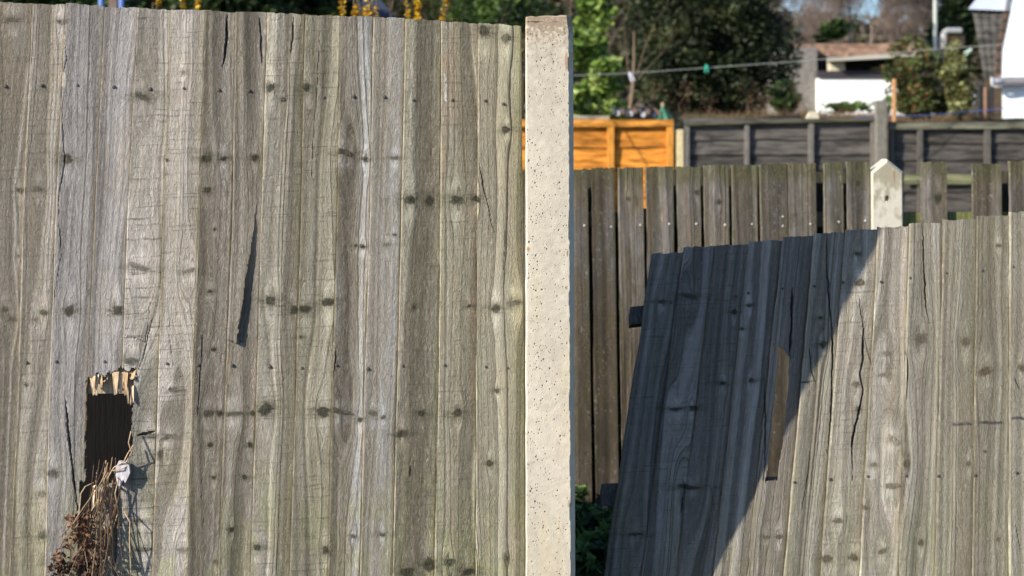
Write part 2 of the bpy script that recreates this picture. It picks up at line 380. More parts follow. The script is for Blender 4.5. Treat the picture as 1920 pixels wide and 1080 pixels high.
    Yd = Yf(PY); X = (PX - 960) / F * Yd; Z = EYE - (PY - HY) / F * Yd
    bk = h - (th[0] + (th[1] - th[0]) * S) if th[0] < .5 else h * 0 - .05
    Fr = np.stack([X, Yd - h, Z], -1); Bk = np.stack([X, Yd - np.minimum(bk, h - .0015), Z], -1)
    keep = np.ones((len(yv) - 1, len(su) - 1), bool)
    cx = (PX[:-1, :-1] + PX[1:, 1:]) / 2; cy = (PY[:-1, :-1] + PY[1:, 1:]) / 2
    for hp, jag in holes:
        jx = (n2(cx / 2.5, cy / 9, 31) - .5) * 2 * jag; jy = (n2(cx / 3.5, cy / 30, 32) - .5) * 2 * jag * 1.8
        keep &= ~inside(cx + jx, cy + jy, hp)
    keep &= ~((PY[1:, :-1] - PY[:-1, :-1]) < 1e-2)
    rowok = keep.any(1)
    wm = np.stack([lm, np.full_like(u, P_.get('saw', .5)), np.clip(P_.get('rough', .6) * (.25 + 1.3 * (1 - B)), 0, 1.5)], -1)
    uvs = np.stack([u, v, np.full_like(u, seed * .37 % 50)], -1)
    return solid(name, Fr, Bk, keep, parent, {'col': col, 'psi': psi_k, 'wm': wm, 'uvs': uvs})

def nail_mesh(r, mat):
    V = [(0, -.0016, 0)]; T = []; Q = []
    for k in range(10):
        t = 2 * math.pi * k / 10; V.append((r * .6 * math.cos(t), -.0014, r * .6 * math.sin(t)))
    for k in range(10):
        t = 2 * math.pi * k / 10; V.append((r * math.cos(t), .0012, r * math.sin(t)))
    for k in range(10):
        T.append((0, 1 + k, 1 + (k + 1) % 10)); Q.append((1 + k, 11 + k, 11 + (k + 1) % 10, 1 + (k + 1) % 10))
    me = bpy.data.meshes.new('nail'); me.from_pydata(V, [], Q + T); me.materials.append(mat); return me
NM = nail_mesh(.0042, NAIL); NZ = nail_mesh(.0050, ZINC)
def nail(me, parent, px, py, Y):
    o = bpy.data.objects.new('nail', me); C.objects.link(o); o.parent = parent; o.location = P(px, py, Y) - wloc(parent); return o

# ------------------------------------------------------------------ the setting
def ground():
    xs = np.concatenate([[-1500, -200, -60, -20], np.linspace(-10, 16, 53), [24, 60, 200, 1500]])
    yy = np.concatenate([[-40, -10, 0, 2, 3], np.linspace(3.5, 26, 91), [30, 40, 70, 200, 600, 2500]])
    X, Y = np.meshgrid(xs, yy)
    Z = .19 * ss(Y, 5.0, 5.6) * (1 - ss(Y, 6.9, 8.0)) + (1.93 + .018 * (Y - 22).clip(0, 30)) * ss(Y, 18.6, 21.5)
    Z = Z + (n2(X * 2, Y * 2, 3) - .5) * .05 * ss(Y, 4.5, 6) + (n2(X * .7, Y * .7, 4) - .5) * .12 * ss(Y, 19, 21)
    idx = np.arange(X.size).reshape(X.shape); Q = np.stack([idx[:-1, :-1], idx[:-1, 1:], idx[1:, 1:], idx[1:, :-1]], -1).reshape(-1, 4)
    m = mat_simple('soil_and_turf', (.09, .065, .04), .95, .1, .4, 9, .02, c2=(.05, .06, .025))
    o = mesh('ground', np.stack([X, Y, Z], -1).reshape(-1, 3), Q, m, None, smooth=True, origin=Vector((0, 0, 0))); tag(o, kind='structure')
    return lambda x, y: float(.19 * ss(np.array(y), 5.0, 5.6) * (1 - ss(np.array(y), 6.9, 8.0)) + (1.93 + .018 * min(max(y - 22, 0), 30)) * ss(np.array(y), 18.6, 21.5))
GH = ground()

# ------------------------------------------------------------------ the tall panel on the left
YL = 4.0
fY = lambda py: np.zeros_like(py) + YL
ys = [20, 400, 750, 1080]
E = [(-68, -82, -96, -112), (-5, -18, -30, -46), (63, 45, 36, 19), (125, 107, 94, 86), (198, 180, 164, 155), (260, 241, 229, 220), (322, 307, 297, 287), (387, 374, 363, 352),
     (443, 437, 423, 410), (503, 491, 481, 471), (573, 565, 555, 544), (639, 633, 623, 616), (701, 694, 683, 676), (761, 753, 744, 737), (827, 826, 822, 815),
     (897, 895, 893, 892), (977, 980, 983, 984)]
TOPS = [(3, 5), (4, 8), (8, 9), (6, 13), (14, 14), (15, 20), (19, 20), (21, 25), (23, 24), (24, 28), (29, 30), (31, 31), (33, 34), (36, 40), (40, 45), (44, 48)]
b = dict
BP = [b(l=.19), b(l=.185, saw=.6, tan=.2, ochre=.9, rough=.5, strips=[(.6, .9, 1.25)]), b(l=.19, saw=.7, tan=.15, ochre=.6, rough=.5),
      b(l=.145, saw=.35, rough=.9, lines=1.1, ochre=.9, tan=0, tint=(1.10, 1, .97), tint2=(1.10, 1, .97), strips=[(0, .38, .72), (.62, .86, 1.15)]),
      b(l=.185, saw=.1, rough=.7, lines=.6, ochre=.5, tint=(1.1, 1, .95), tint2=(1.08, 1, .99)),
      b(l=.215, saw=1.25, rough=.45, lines=.3, ochre=.35, gright=.6, tint=(1.1, 1, .86)),
      b(l=.215, saw=.9, rough=.4, lines=.4, ochre=.5, gright=.6, strips=[(.0, .25, 1.12)]),
      b(l=.165, saw=.1, rough=1.1, lines=1, ochre=.4, strips=[(.0, .35, .78), (.55, .85, 1.35)]),
      b(l=.175, saw=.05, rough=.8, lines=.7, ochre=.6, strips=[(.62, .86, 1.3)]),
      b(l=.19, saw=.9, rough=.5, lines=1.3, lines0=.2, green=.25, gright=.8, strips=[(.0, .42, 1.28), (.5, .9, .85)]),
      b(l=.19, saw=.9, rough=.5, lines=1.2, green=.35, gright=.6, strips=[(.05, .36, 1.25), (.42, .62, .8)]),
      b(l=.185, saw=.3, rough=1.0, lines=.7, ochre=.5, tint2=(1.04, 1, .98), strips=[(0, .55, .78), (.62, .92, 1.42)]),
      b(l=.195, saw=.1, rough=.55, lines=.9, ochre=.6, tint2=(1.04, 1, .98), strips=[(0, .45, .88), (.5, .78, 1.3)]),
      b(l=.18, saw=.6, rough=1.3, lines=.8, green=.35, gright=.9, strips=[(0, .6, .9), (.7, .95, 1.25)]),
      b(l=.185, saw=.7, rough=1.0, lines=.6, green=.4, gright=.5, tan=.4, tint=(1.17, 1, .78)),
      b(l=.235, saw=.25, rough=.3, lines=1.2, green=.4, gright=1.0, band=.3, tan=.15, tint2=(1.1, 1, .82), ochre=0)]
KN = [(128, 298, 11, 9), (133, 582, 9, 11), (222, 582, 9, 10), (270, 182, 20, 7, 28, .85), (388, 297, 12, 8), (420, 297, 7, 6), (478, 296, 7, 7), (390, 357, 8, 6), (103, 886, 12, 9, 0, .7),
      (25, 38, 15, 6, 0, .6), (118, 42, 10, 6, 0, .6), (40, 357, 8, 5, 0, .6), (72, 355, 12, 6, 0, .6), (10, 580, 8, 7, 0, .6), (22, 597, 10, 6, 0, .5), (83, 585, 7, 6, 0, .7), (70, 598, 6, 6, 0, .5),
      (262, 500, 24, 6, 25, .6), (355, 508, 15, 5, -20, .5), (508, 562, 11, 10), (552, 580, 9, 8), (574, 578, 11, 9), (616, 565, 11, 9), (650, 287, 19, 6, 18, .8), (684, 298, 6, 5), (740, 296, 8, 4, 0, .8),
      (768, 375, 14, 10), (805, 375, 9, 11), (855, 373, 12, 9), (892, 372, 6, 7), (908, 60, 13, 11), (948, 72, 9, 9, 0, .7), (948, 243, 8, 6, 20), (576, 165, 8, 10), (508, 165, 8, 9), (532, 187, 5, 4),
      (930, 577, 9, 8), (965, 568, 15, 7, -15, .6), (392, 774, 13, 7, 0, .8), (413, 775, 7, 7), (440, 775, 17, 6, 0, .7), (474, 774, 6, 6), (500, 765, 14, 13), (606, 771, 13, 9), (642, 771, 22, 5, 14, .6),
      (675, 786, 5, 5), (700, 774, 9, 6, 20, .6), (718, 781, 5, 4), (790, 774, 7, 7), (858, 773, 9, 8), (753, 812, 11, 7, 0, .9), (395, 833, 7, 5), (470, 833, 5, 6), (402, 894, 5, 4), (460, 894, 5, 5),
      (435, 991, 6, 5), (484, 1024, 8, 7), (663, 1004, 5, 4, 0, .8), (718, 1001, 5, 4), (918, 867, 6, 6), (932, 731, 4, 4), (765, 1070, 13, 9), (804, 1056, 11, 12), (842, 1052, 12, 8, 0, .8), (878, 1070, 13, 8),
      (611, 1030, 6, 8), (303, 850, 8, 13, 0, .6), (300, 818, 38, 5, 0, .45), (330, 730, 18, 4, 0, .5), (402, 655, 5, 4), (404, 430, 4, 3), (790, 572, 0.1, .1), (777, 575, 4, 5), (879, 573, 4, 4), (395, 546, 5, 4),
      (316, 300, 3, 3), (345, 135, 5, 4, 0, .6), (80, 925, 8, 6, 0, .5), (82, 1003, 9, 7, 0, .7), (262, 975, 16, 4, 10, .55), (270, 1028, 18, 5, 0, .7), (345, 1030, 12, 6, 0, .4), (52, 720, 4, 3),
      (248, 676, 12, 8, 20, .6), (35, 480, 5, 4, 0, .4), (565, 630, 3, 3), (681, 462, 4, 4), (725, 458, 6, 5, 0, .6), (739, 440, 4, 3), (668, 460, 3, 3), (950, 1045, 5, 4, 0, .5), (580, 210, 5, 7, 0, .4), (405, 1052, 5, 5, 0, .4)]
KN = [k for k in KN if k[2] > 1]
CR = [([(125, 745), (131, 820), (138, 885), (147, 960)], 3.4, .007), ([(427, 28), (425, 80), (419, 125)], 3.2, .008), ([(488, 28), (490, 80), (491, 120)], 2.4, .004), ([(552, 32), (549, 75), (545, 108)], 1.9, .004),
      ([(897, 300), (907, 350), (920, 410), (928, 440)], 1.6, .003), ([(122, 60), (128, 110), (118, 170), (125, 300), (112, 380), (118, 480), (105, 560)], 1.6, .0022), ([(600, 60), (597, 150), (592, 230), (585, 330)], 1.2, .0015),
      ([(260, 815), (278, 812), (292, 808)], 5, .005), ([(233, 625), (262, 635), (275, 642), (285, 560)], 1.4, .002), ([(262, 692), (273, 660), (286, 600)], 1.6, .003), ([(383, 620), (378, 700), (372, 780)], 1.8, .0025),
      ([(632, 655), (628, 690), (627, 720)], 2, .004), ([(770, 870), (769, 885), (770, 893)], 3, .004), ([(318, 560), (322, 640), (330, 720)], 1.2, .0012), ([(941, 350), (947, 450), (943, 540)], 1.3, .0014)]
HOLE = [(163, 712), (176, 706), (186, 696), (200, 702), (214, 696), (228, 690), (240, 694), (258, 688), (254, 730), (250, 790), (251, 835), (240, 862), (238, 880), (224, 905), (200, 908), (180, 915), (172, 908), (166, 930), (163, 900), (160, 850), (163, 780)]
HOLE2 = [(150, 900), (180, 908), (178, 930), (176, 960), (170, 1000), (166, 1110), (145, 1110)]
def split_flap(PX, PY, h, col, u, v):          # board with a lifted sliver that throws a shadow
    cx = np.interp(PY, [320, 480, 600, 642], [492, 470, 452, 446]) + (n2(PY / 9, PY * 0, 5) - .5) * 2.5
    m = (PX < cx) & (PY > 320) & (PY < 640 + (PX - 440) * .5)
    lift = .0095 * ss(PY, 330, 640) * ss(PX, cx - 45, cx - 3)
    h = np.where(m, h + lift, h)
    d = PX - cx; m2 = (d >= 0) & (d < 13) & (PY > 320) & (PY < 640); h = np.where(m2, h - .004 * ss(PY, 330, 620), h)
    m3 = (np.abs(PX - 431) < 4) & (PY > 650) & (PY < 720); col = np.where(m3[..., None], col * .4 + np.array((.42, .34, .24)) * .6, col)
    return h, col
def chip(PX, PY, h, col, u, v):                # bleached chip on an edge, scratches
    m = ss(-np.hypot((PX - 122) / 6, (PY - 150) / 16), -1, -.8)[..., None]
    col = col * (1 - m) + np.array((.5, .44, .38)) * m
    return h, col
def scratch(PX, PY, h, col, u, v):
    d, t = seg(PX + (n2(PY / 5, PY * 0, 6) - .5) * 4, PY, [(834, 140), (836, 165), (837, 190)]); m = ss(-d, -2.6, -1.2)[..., None]
    return h, col * (1 - m) + np.array((.62, .58, .52)) * m
for p_ in BP: p_['l'] = .30 + (p_['l'] - .19) * .6
panel = empty('fence_panel', (0, YL, .03), 'tall upright fence panel of weathered grey boards with a broken hole low on its left', 'fence panel')
N1 = [(10, 162), (78, 160), (145, 160), (213, 163), (282, 167), (345, 166), (410, 169), (467, 170), (532, 187), (607, 183), (663, 181), (721, 182), (775, 188), (848, 188), (910, 189), (944, 195)]
N2 = [(-20, 680), (50, 680), (105, 678), (196, 678), (313, 682), (371, 685), (435, 685), (506, 688), (566, 690), (631, 685), (690, 692), (755, 686), (834, 685), (911, 688), (952, 690)]
for i in range(16):
    ex = split_flap if i == 8 else chip if i == 3 else scratch if i == 14 else None
    hl = [(HOLE, 3.0), (HOLE2, 2.5)] if i in (3, 4, 5) else []
    last = i == 15
    bo = make_board(panel, E[i], E[i + 1], ys, TOPS[i], 1535, fY, 100 + i * 7, BP[i], KN, CR, hl, 0.01 if last else 10, extra=ex)
    for (nx, ny) in N1 + N2:
        if edge_at(E[i], ys, np.array(float(ny))) <= nx < edge_at(E[i + 1], ys, np.array(float(ny))):
            s_ = (nx - edge_at(E[i], ys, np.array(float(ny)))) / 75.
            nail(NM, bo, nx, ny, YL - (.015 - .011 * float(s_)) - .0006)
def rail(parent, px0, px1, py0, py1, Y, d=.05, col=(.2, .17, .13), ext=0):
    MB().box(GX(px0, Y) - ext, GX(px1, Y), Y + .002, Y + d, GZ(py1, Y), GZ(py0, Y), col).build('rail', VERT, parent)
rail(panel, -110, 982, 145, 215, YL + .004); rail(panel, -110, 982, 655, 738, YL + .004, col=(.30, .24, .17)); rail(panel, -110, 982, 1210, 1290, YL + .004)
# pale raw splinters hanging from the broken boards
SPL = [((168, 708), (179, 704), (174, 742), 5), ((176, 700), (186, 702), (180, 731), 3), ((186, 700), (191, 694), (188, 724), 8), ((192, 716), (198, 712), (196, 716), 2), ((210, 698), (223, 697), (214, 741), 9), ((223, 700), (234, 697), (224, 738), 8),
       ((231, 698), (240, 699), (233, 742), 7), ((236, 728), (241, 726), (239, 758), 4), ((241, 728), (246, 726), (244, 760), 3), ((245, 726), (251, 722), (249, 757), 3), ((240, 706), (256, 692), (246, 712), 9), ((198, 700), (203, 700), (200, 716), 2),
       ((169, 720), (176, 716), (180, 742), 5), ((174, 912), (180, 908), (171, 960), 6), ((183, 914), (188, 912), (184, 950), 5)]
RAW = mat_attr('raw_wood', .8, .2, 40, .7, (6, 6, 1), .0015)
for k, (a, b_, c, wd) in enumerate(SPL):
    y0 = YL - .012 + .004 * (k % 3); m = MB(); pa, pb = P(*a, y0), P(*b_, y0 - .003); pc = P(*c, y0 - .012 + .004 * (k % 2)); pm = pc + Vector((wd * .5 / 850, 0.002, .002))
    th = Vector((0, .007, 0)); V = [pa, pb, pm, pc, pa + th, pb + th, pm + th * .5, pc + th * .5]
    c_ = [(.40, .29, .18), (.50, .39, .27), (.34, .23, .13), (.25, .19, .13)][k % 4]
    m.add([tuple(v) for v in V], [(0, 3, 2, 1), (4, 5, 6, 7), (0, 1, 5, 4), (1, 2, 6, 5), (2, 3, 7, 6), (3, 0, 4, 7)], col=c_); m.build('splinter', RAW, panel)
# bleached flake at the lower right of the hole
poly = [(222, 874), (228, 860), (240, 862), (247, 868), (249, 882), (244, 893), (240, 901), (236, 894), (231, 908), (226, 905), (223, 892)]
m = MB(); m.prism([(GX(x, YL), GZ(y, YL)) for x, y in poly], YL - .030, YL - .019, (.46, .42, .43)); fl = m.build('flake', RAW, panel)

# ------------------------------------------------------------------ concrete post
def concrete_post():
    YP = 3.96; root = None
    nu, nv = 84, 1000; s = np.linspace(0, 1, nu); yv = np.concatenate([np.linspace(28, 1100, nv - 20), np.linspace(1105, 1572, 20)])
    S, PY = np.meshgrid(s, yv); PY = PY + np.where(PY < 40, (1 - S) * 2.5 + (n2(S * 9, PY * 0, 3) - .5) * 3, 0)
    xl = 985.5 + (n2(PY / 30, PY * 0, 8) - .5) * 1; xr = np.interp(PY, [28, 60, 1080, 1572], [1071, 1075, 1079, 1082]) + (n2(PY / 9, PY * 0, 9) - .5) * .5
    PX = xl + (xr - xl) * S; cpx = 9 + .8 * (n2(PY / 8, PY * 0, 10) - .5) + 1.5 * ss(n2(PY / 40, PY * 0, 14), .72, .85)
    dR = (xr - PX); dep = np.clip(1 - dR / cpx, 0, 1) * .014 + np.clip(1 - (PX - xl) / 2.5, 0, 1) * .003 + np.clip(1 - (PY - 28) / 3, 0, 1) * .004
    u = (PX - 985) / .86; v = PY / .86
    big = fb(u / 60, v / 220, 4); fine = fb(u / 12, v / 12, 5)
    warm = ss(fb(u / 50 + 4, v / 300, 6), .35, .65) * ss(PY, 350, 700)
    col = (.435 + .13 * (big - .5) + .10 * (fine - .5))[..., None] * (np.array((1.06, .94, .75)) * (1 - warm[..., None]) + np.array((1.10, .93, .67)) * warm[..., None])
    top = ss(-PY, -160, -30) * ss(fb(u / 5, v / 5, 7) + .35 * ss(-PY, -85, -30), .38, .75) * .8
    col = col * (1 - top[..., None]) + np.array((.22, .15, .09)) * top[..., None]
    r2 = np.random.default_rng(11)
    pits = [(r2.uniform(988, 1066), r2.uniform(45, 1080), abs(r2.normal(0, .45)) + .3) for _ in range(620)]
    pits += [(1003 + r2.normal(0, 11), r2.uniform(250, 1000), abs(r2.normal(0, .5)) + .35) for _ in range(110)]
    for x, y, r in pits:
        j0, j1 = np.searchsorted(yv, [y - 6, y + 6]); sl_ = slice(j0, j1)
        if PX[sl_].size == 0: continue
        q = np.hypot((PX[sl_] - x) / r, (PY[sl_] - y) / (r * 1.2)); mk = ss(-q, -1.3, -.5); dep[sl_] += mk * .0018; col[sl_] = col[sl_] * (1 - .75 * mk[..., None])
    for x, y, a, bb, c_ in [(990, 467, 4, 6, (.3, .12, .02)), (1064, 475, 2, 8, (.15, .08, .03)), (1062, 115, 4, 22, (.3, .16, .09)), (1068, 945, 5, 9, (.28, .24, .16)), (1062, 540, 3, 5, (.2, .16, .1))]:
        mk = (ss(-np.hypot((PX - x) / a, (PY - y) / bb), -1.1, -.4) * .8)[..., None]; col = col * (1 - mk) + np.array(c_) * mk
    X = (PX - 960) / F * YP; Z = EYE - (PY - HY) / F * YP
    Fr = np.stack([X, YP + dep, Z], -1)
    idx = np.arange(S.size).reshape(S.shape); N = S.size
    a, b_, c, d = idx[:-1, :-1], idx[:-1, 1:], idx[1:, 1:], idx[1:, :-1]
    Bk = Fr.copy(); Bk[..., 1] = YP + .10
    Q = [np.stack([a, b_, c, d], -1).reshape(-1, 4), (np.stack([a, d, c, b_], -1) + N).reshape(-1, 4)]
    def w_(e, flip=False):
        p, q = e[:-1], e[1:]; Q.append(np.stack([p, q, q + N, p + N] if flip else [q, p, p + N, q + N], -1))
    w_(idx[0]); w_(idx[-1], True); w_(idx[:, 0], True); w_(idx[:, -1])
    o = mesh('concrete_post', np.concatenate([Fr.reshape(-1, 3), Bk.reshape(-1, 3)]), np.concatenate(Q), CONC, None, attrs={'col': np.concatenate([col.reshape(-1, 3)] * 2)})
    tag(o, 'tall pale concrete fence post with small pits beside the upright panel', 'fence post')
concrete_post()

# ------------------------------------------------------------------ the broken panel leaning back
A0, B0 = 4.185 - .3617 * .541, .3617
def fR(py):
    k = (np.asarray(py, float) - HY) / F; z = (EYE - k * A0) / (1 + k * B0); return A0 + B0 * z
ysr = [460, 1080]
ER = [(1224, 1132), (1282, 1202), (1340, 1268), (1403, 1336), (1464, 1400), (1524, 1468), (1581, 1537), (1643, 1610), (1702, 1684), (1766, 1751), (1829, 1821), (1891, 1890), (1953, 1962), (2016, 2034)]
TR = [(475, 473), (463, 461), (460, 458), (452, 450), (444, 442), (437, 435), (430, 431), (426, 424), (418, 418), (412, 411), (404, 404), (398, 396), (392, 391)]
k2 = dict(kcol=(.11, .08, .05), kd=.45)
RP = [b(l=.22, saw=.9, rough=.6), b(l=.23, saw=.8, rough=.5, lines=1), b(l=.22, saw=.8, rough=.5), b(l=.23, saw=.4, lines=1), b(l=.24, saw=.3, lines=1.2, lines0=.3), b(l=.25, saw=.5, lines=1.2, lines0=.2, green=.3),
      b(l=.27, saw=.8, rough=.3, lines=.5, green=.25, **k2), b(l=.29, saw=.5, rough=.25, lines=.8, green=.15, tan=.2, **k2), b(l=.225, saw=.3, rough=.45, lines=1, strips=[(0, .5, .95)], green=.3, **k2),
      b(l=.27, saw=.3, rough=.4, lines=1.2, green=.35, tan=.2, **k2), b(l=.265, saw=.2, rough=.3, lines=1.3, lines0=.3, green=.4, **k2), b(l=.27, saw=.2, rough=.3, lines=1.3, lines0=.2, green=.3, **k2), b(l=.26, **k2)]
for p_ in RP: p_.setdefault('edge', .12); p_.setdefault('ochre', .2); p_['band'] = .25; p_['gbot'] = .3; p_['swirl'] = 5; p_['lines'] = p_.get('lines', .8) * .75
KR = [(1610, 530, 10, 7, -20), (1606, 475, 7, 4, 0), (1541, 645, 7, 6), (1723, 635, 14, 12, 0, .75), (1808, 640, 12, 9, 0, .7), (1845, 695, 15, 8, -20), (1604, 720, 8, 6, 0, .8), (1913, 688, 8, 6), (1608, 765, 6, 5, 0, .8),
      (1460, 1005, 8, 5, 0, .6), (1435, 1005, 6, 4, 0, .6), (1570, 975, 10, 5, 0, .9), (1600, 1045, 11, 7, 30), (1548, 1045, 9, 7), (1652, 1032, 11, 5, -25, .8), (1672, 910, 15, 5, 0, .8), (1675, 825, 16, 5, 40, .5), (1725, 1016, 6, 6),
      (1697, 868, 7, 9, 0, .7), (1815, 869, 6, 5, 0, .7), (1300, 765, 10, 5), (1265, 765, 14, 4), (1240, 565, 8, 4), (1290, 912, 22, 4, 8), (1403, 572, 5, 4), (1375, 585, 6, 5), (1355, 718, 6, 4), (1407, 712, 6, 4), (1190, 1000, 14, 4),
      (1660, 662, 12, 4, 0, .5), (1655, 702, 14, 4, 0, .6), (1870, 1010, 5, 5, 0, .7), (1635, 870, 8, 5, 0, .6), (1620, 950, 7, 4, 20, .7), (1845, 845, 4, 3), (1290, 555, 18, 5, 15, .7), (1870, 460, 6, 3), (1390, 615, 4, 3), (1537, 595, 4, 3)]
CK = [([(1548, 430), (1549, 500), (1556, 580), (1561, 640), (1560, 720), (1556, 800), (1550, 850)], 3.6, .007), ([(1610, 555), (1618, 620), (1617, 670), (1612, 700), (1618, 730), (1610, 770), (1596, 830), (1597, 900)], 4.2, .007),
      ([(1728, 420), (1731, 500), (1735, 570), (1742, 610)], 2.8, .006), ([(1697, 660), (1701, 700), (1697, 750)], 3.2, .006), ([(1516, 650), (1519, 690), (1530, 718)], 2.2, .004), ([(1495, 716), (1512, 715), (1529, 714)], 2.4, .004),
      ([(1485, 540), (1483, 620), (1480, 672)], 6, .009), ([(1433, 700), (1434, 800), (1432, 880), (1430, 900)], 2.6, .005), ([(1280, 900), (1283, 912), (1276, 960)], 2.6, .005), ([(1330, 905), (1340, 960)], 1.4, .002),
      ([(1615, 560), (1622, 640), (1634, 690), (1630, 730)], 1.5, .002), ([(1518, 845), (1512, 900), (1500, 960)], 1.6, .002), ([(1902, 980), (1910, 1030)], 1.6, .002), ([(1900, 705), (1910, 730)], 2.5, .003)]
GAP = [(1446, 643), (1456, 648), (1467, 652), (1474, 660), (1479, 672), (1478, 720), (1472, 790), (1465, 850), (1459, 884), (1458, 900), (1432, 902), (1437, 880), (1446, 790), (1452, 720), (1456, 668), (1455, 655)]
lean = empty('leaning_fence_panel', (GX(1560, 4.1), 4.0, .03), 'broken weathered fence panel leaning backwards with a slot torn in its boards', 'fence panel')
def marks(PX, PY, h, col, u, v):               # dark rubbed marks across three boards
    for x0, x1, y in [(1783, 1822, 794), (1832, 1880, 791), (1893, 1930, 783)]:
        m = ss(-np.abs(PY - y - (n2(PX / 7, PX * 0, 4) - .5) * 3), -4, -1.5) * ss(PX, x0 - 3, x0 + 3) * ss(-PX, -x1 - 3, -x1 + 3)
        m = (m * (.55 + .5 * n2(PX / 5, PY / 4, 3)))[..., None]; col = col * (1 - m) + np.array((.06, .055, .06)) * m
    return h, col
NR = [(1258, 568), (1330, 560), (1380, 556), (1403, 550), (1467, 542), (1527, 537), (1581, 530), (1652, 529), (1707, 522), (1775, 513), (1842, 508), (1900, 501), (1340, 915), (1490, 905), (1557, 899), (1628, 894), (1699, 893), (1760, 893), (1829, 892), (1906, 887)]
for i in range(13):
    bo = make_board(lean, ER[i], ER[i + 1], ysr, TR[i], 1500, fR, 400 + i * 11, RP[i], KR, CK, [(GAP, 1.0)] if i in (3, 4, 5) else [], 0.01 if i == 12 else 9, extra=marks if i > 8 else None)
    for (nx, ny) in NR:
        l_ = float(edge_at(ER[i], ysr, np.array(float(ny)))); r_ = float(edge_at(ER[i + 1], ysr, np.array(float(ny))))
        if l_ <= nx < r_: nail(NM, bo, nx, ny, float(fR(ny)) - (.015 - .011 * (nx - l_) / 70) - .0006)
def lean_rail(p0, p1, hh):
    m = MB(); pts = []
    for (x, y) in (p0, p1):
        Yc = float(fR(y)) + .012; c = P(x, y, Yc); up = Vector((0, B0, 1)).normalized(); bk = Vector((0, 1, -B0)).normalized()
        pts.append([c + up * hh, c - up * hh, c - up * hh * .6 + bk * .07, c + up * hh * .6 + bk * .07])
    V = [tuple(v) for q in pts for v in q]
    m.add(V, [(0, 1, 5, 4), (1, 2, 6, 5), (2, 3, 7, 6), (3, 0, 4, 7), (3, 2, 1, 0), (4, 5, 6, 7)], col=(.07, .062, .055)); m.build('rail', VERT, lean)
lean_rail((1182, 592), (2010, 500), .022); lean_rail((1128, 928), (2020, 890), .026)

# ------------------------------------------------------------------ the low fence in the middle distance
YM = 6.5
fM = lambda py: np.zeros_like(np.asarray(py, float)) + YM
pale = empty('paling_fence', (.2, YM, .19), 'low fence of dark mossy upright palings behind the concrete post', 'fence')
MBD = [(935, 988, 318, 0), (994, 1044, 317, 0), (1050, 1101, 316, 0), (1108, 1151, 315, 1), (1158, 1205, 314, 1), (1210, 1261, 313, 1), (1268, 1312, 312, 0), (1318, 1365, 310, 0), (1371, 1418, 309, 0), (1423, 1474, 308, 0), (1475.5, 1528, 306, 0), (1543, 1579, 305, 0), (1585, 1630, 303, 0),
       (1725, 1773, 304, 0), (1821, 1875, 307, 0), (1891, 1940, 302, 0), (1952, 1998, 304, 0)]
MN = [(1096, 423), (1146, 425), (1201, 422), (1255, 420), (1306, 420), (1360, 422), (1410, 420), (1468, 424), (1520, 420), (1573, 416), (1623, 414), (1468, 406), (1860, 430)]
for i, (x0, x1, yt, _) in enumerate(MBD):
    dr = 9
    kn_ = [(1178, 372, 4, 3, 0, .6), (1306, 360, 5, 4), (1347, 378, 4, 4), (1607, 343, 5, 5), (1757, 372, 7, 8), (1450, 350, 3, 3, 0, .5)]
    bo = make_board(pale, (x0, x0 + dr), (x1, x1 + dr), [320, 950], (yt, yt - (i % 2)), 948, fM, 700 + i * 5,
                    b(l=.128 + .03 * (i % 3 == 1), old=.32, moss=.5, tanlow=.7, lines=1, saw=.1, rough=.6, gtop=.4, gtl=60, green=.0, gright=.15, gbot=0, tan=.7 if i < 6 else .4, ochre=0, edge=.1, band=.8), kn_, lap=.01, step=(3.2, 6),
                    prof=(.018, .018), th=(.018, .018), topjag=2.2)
    for nx, ny in MN:
        if x0 <= nx < x1: nail(NZ, bo, nx, ny, YM - .019)
# boards on the far side, seen as dark strips through the gaps
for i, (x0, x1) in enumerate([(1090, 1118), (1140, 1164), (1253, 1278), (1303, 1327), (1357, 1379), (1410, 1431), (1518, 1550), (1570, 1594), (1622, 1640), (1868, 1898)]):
    yt = 400 if x0 == 1140 else 318
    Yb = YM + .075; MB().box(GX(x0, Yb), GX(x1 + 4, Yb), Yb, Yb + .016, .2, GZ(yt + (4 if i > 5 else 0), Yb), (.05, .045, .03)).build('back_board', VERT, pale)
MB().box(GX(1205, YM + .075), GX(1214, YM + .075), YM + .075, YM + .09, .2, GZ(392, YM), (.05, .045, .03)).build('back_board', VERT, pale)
for y0, y1 in ((398, 425), (800, 830)):
    MB().box(GX(1000, YM), GX(1634, YM), YM + .006, YM + .05, GZ(y1, YM), GZ(y0, YM), (.09, .08, .055)).build('rail', VERT, pale)
    MB().box(GX(1694, YM), GX(2010, YM), YM + .006, YM + .05, GZ(y1, YM), GZ(y0, YM), (.12, .125, .045)).build('rail', VERT, pale)
# pointed concrete post in that fence
m = MB(); Yp = YM - .03
poly = [(1634, 322), (1664, 298), (1694, 322), (1698, 960), (1637, 960)]
out = [(GX(x, Yp), GZ(y, Yp)) for x, y in poly][::-1]
m.prism(out, Yp + .012, Yp + .1, (.42, .38, .30))
inn = [(GX(x, Yp), GZ(y, Yp)) for x, y in [(1637.5, 325), (1664, 303.5), (1690.5, 325), (1694, 960), (1641, 960)]][::-1]
V = [(x, Yp + .012, z) for x, z in out] + [(x, Yp, z) for x, z in inn]
m.add(V, [(i, (i + 1) % 5, 5 + (i + 1) % 5, 5 + i) for i in range(5)], col=(.42, .38, .30))
nx_, nz_ = 24, 120; hx, hz = GX(1664, Yp), GZ(373, Yp)
gx = np.linspace(0, 1, nx_); gy = np.linspace(0, 1, nz_); SX, SY = np.meshgrid(gx, gy); PXm = 1637.5 + 53 * SX + 3 * SY
ytopm = 303.5 + np.abs(PXm - 1664) * (21.5 / 26.5); PYm = ytopm + (960 - ytopm) * SY ** 1.4
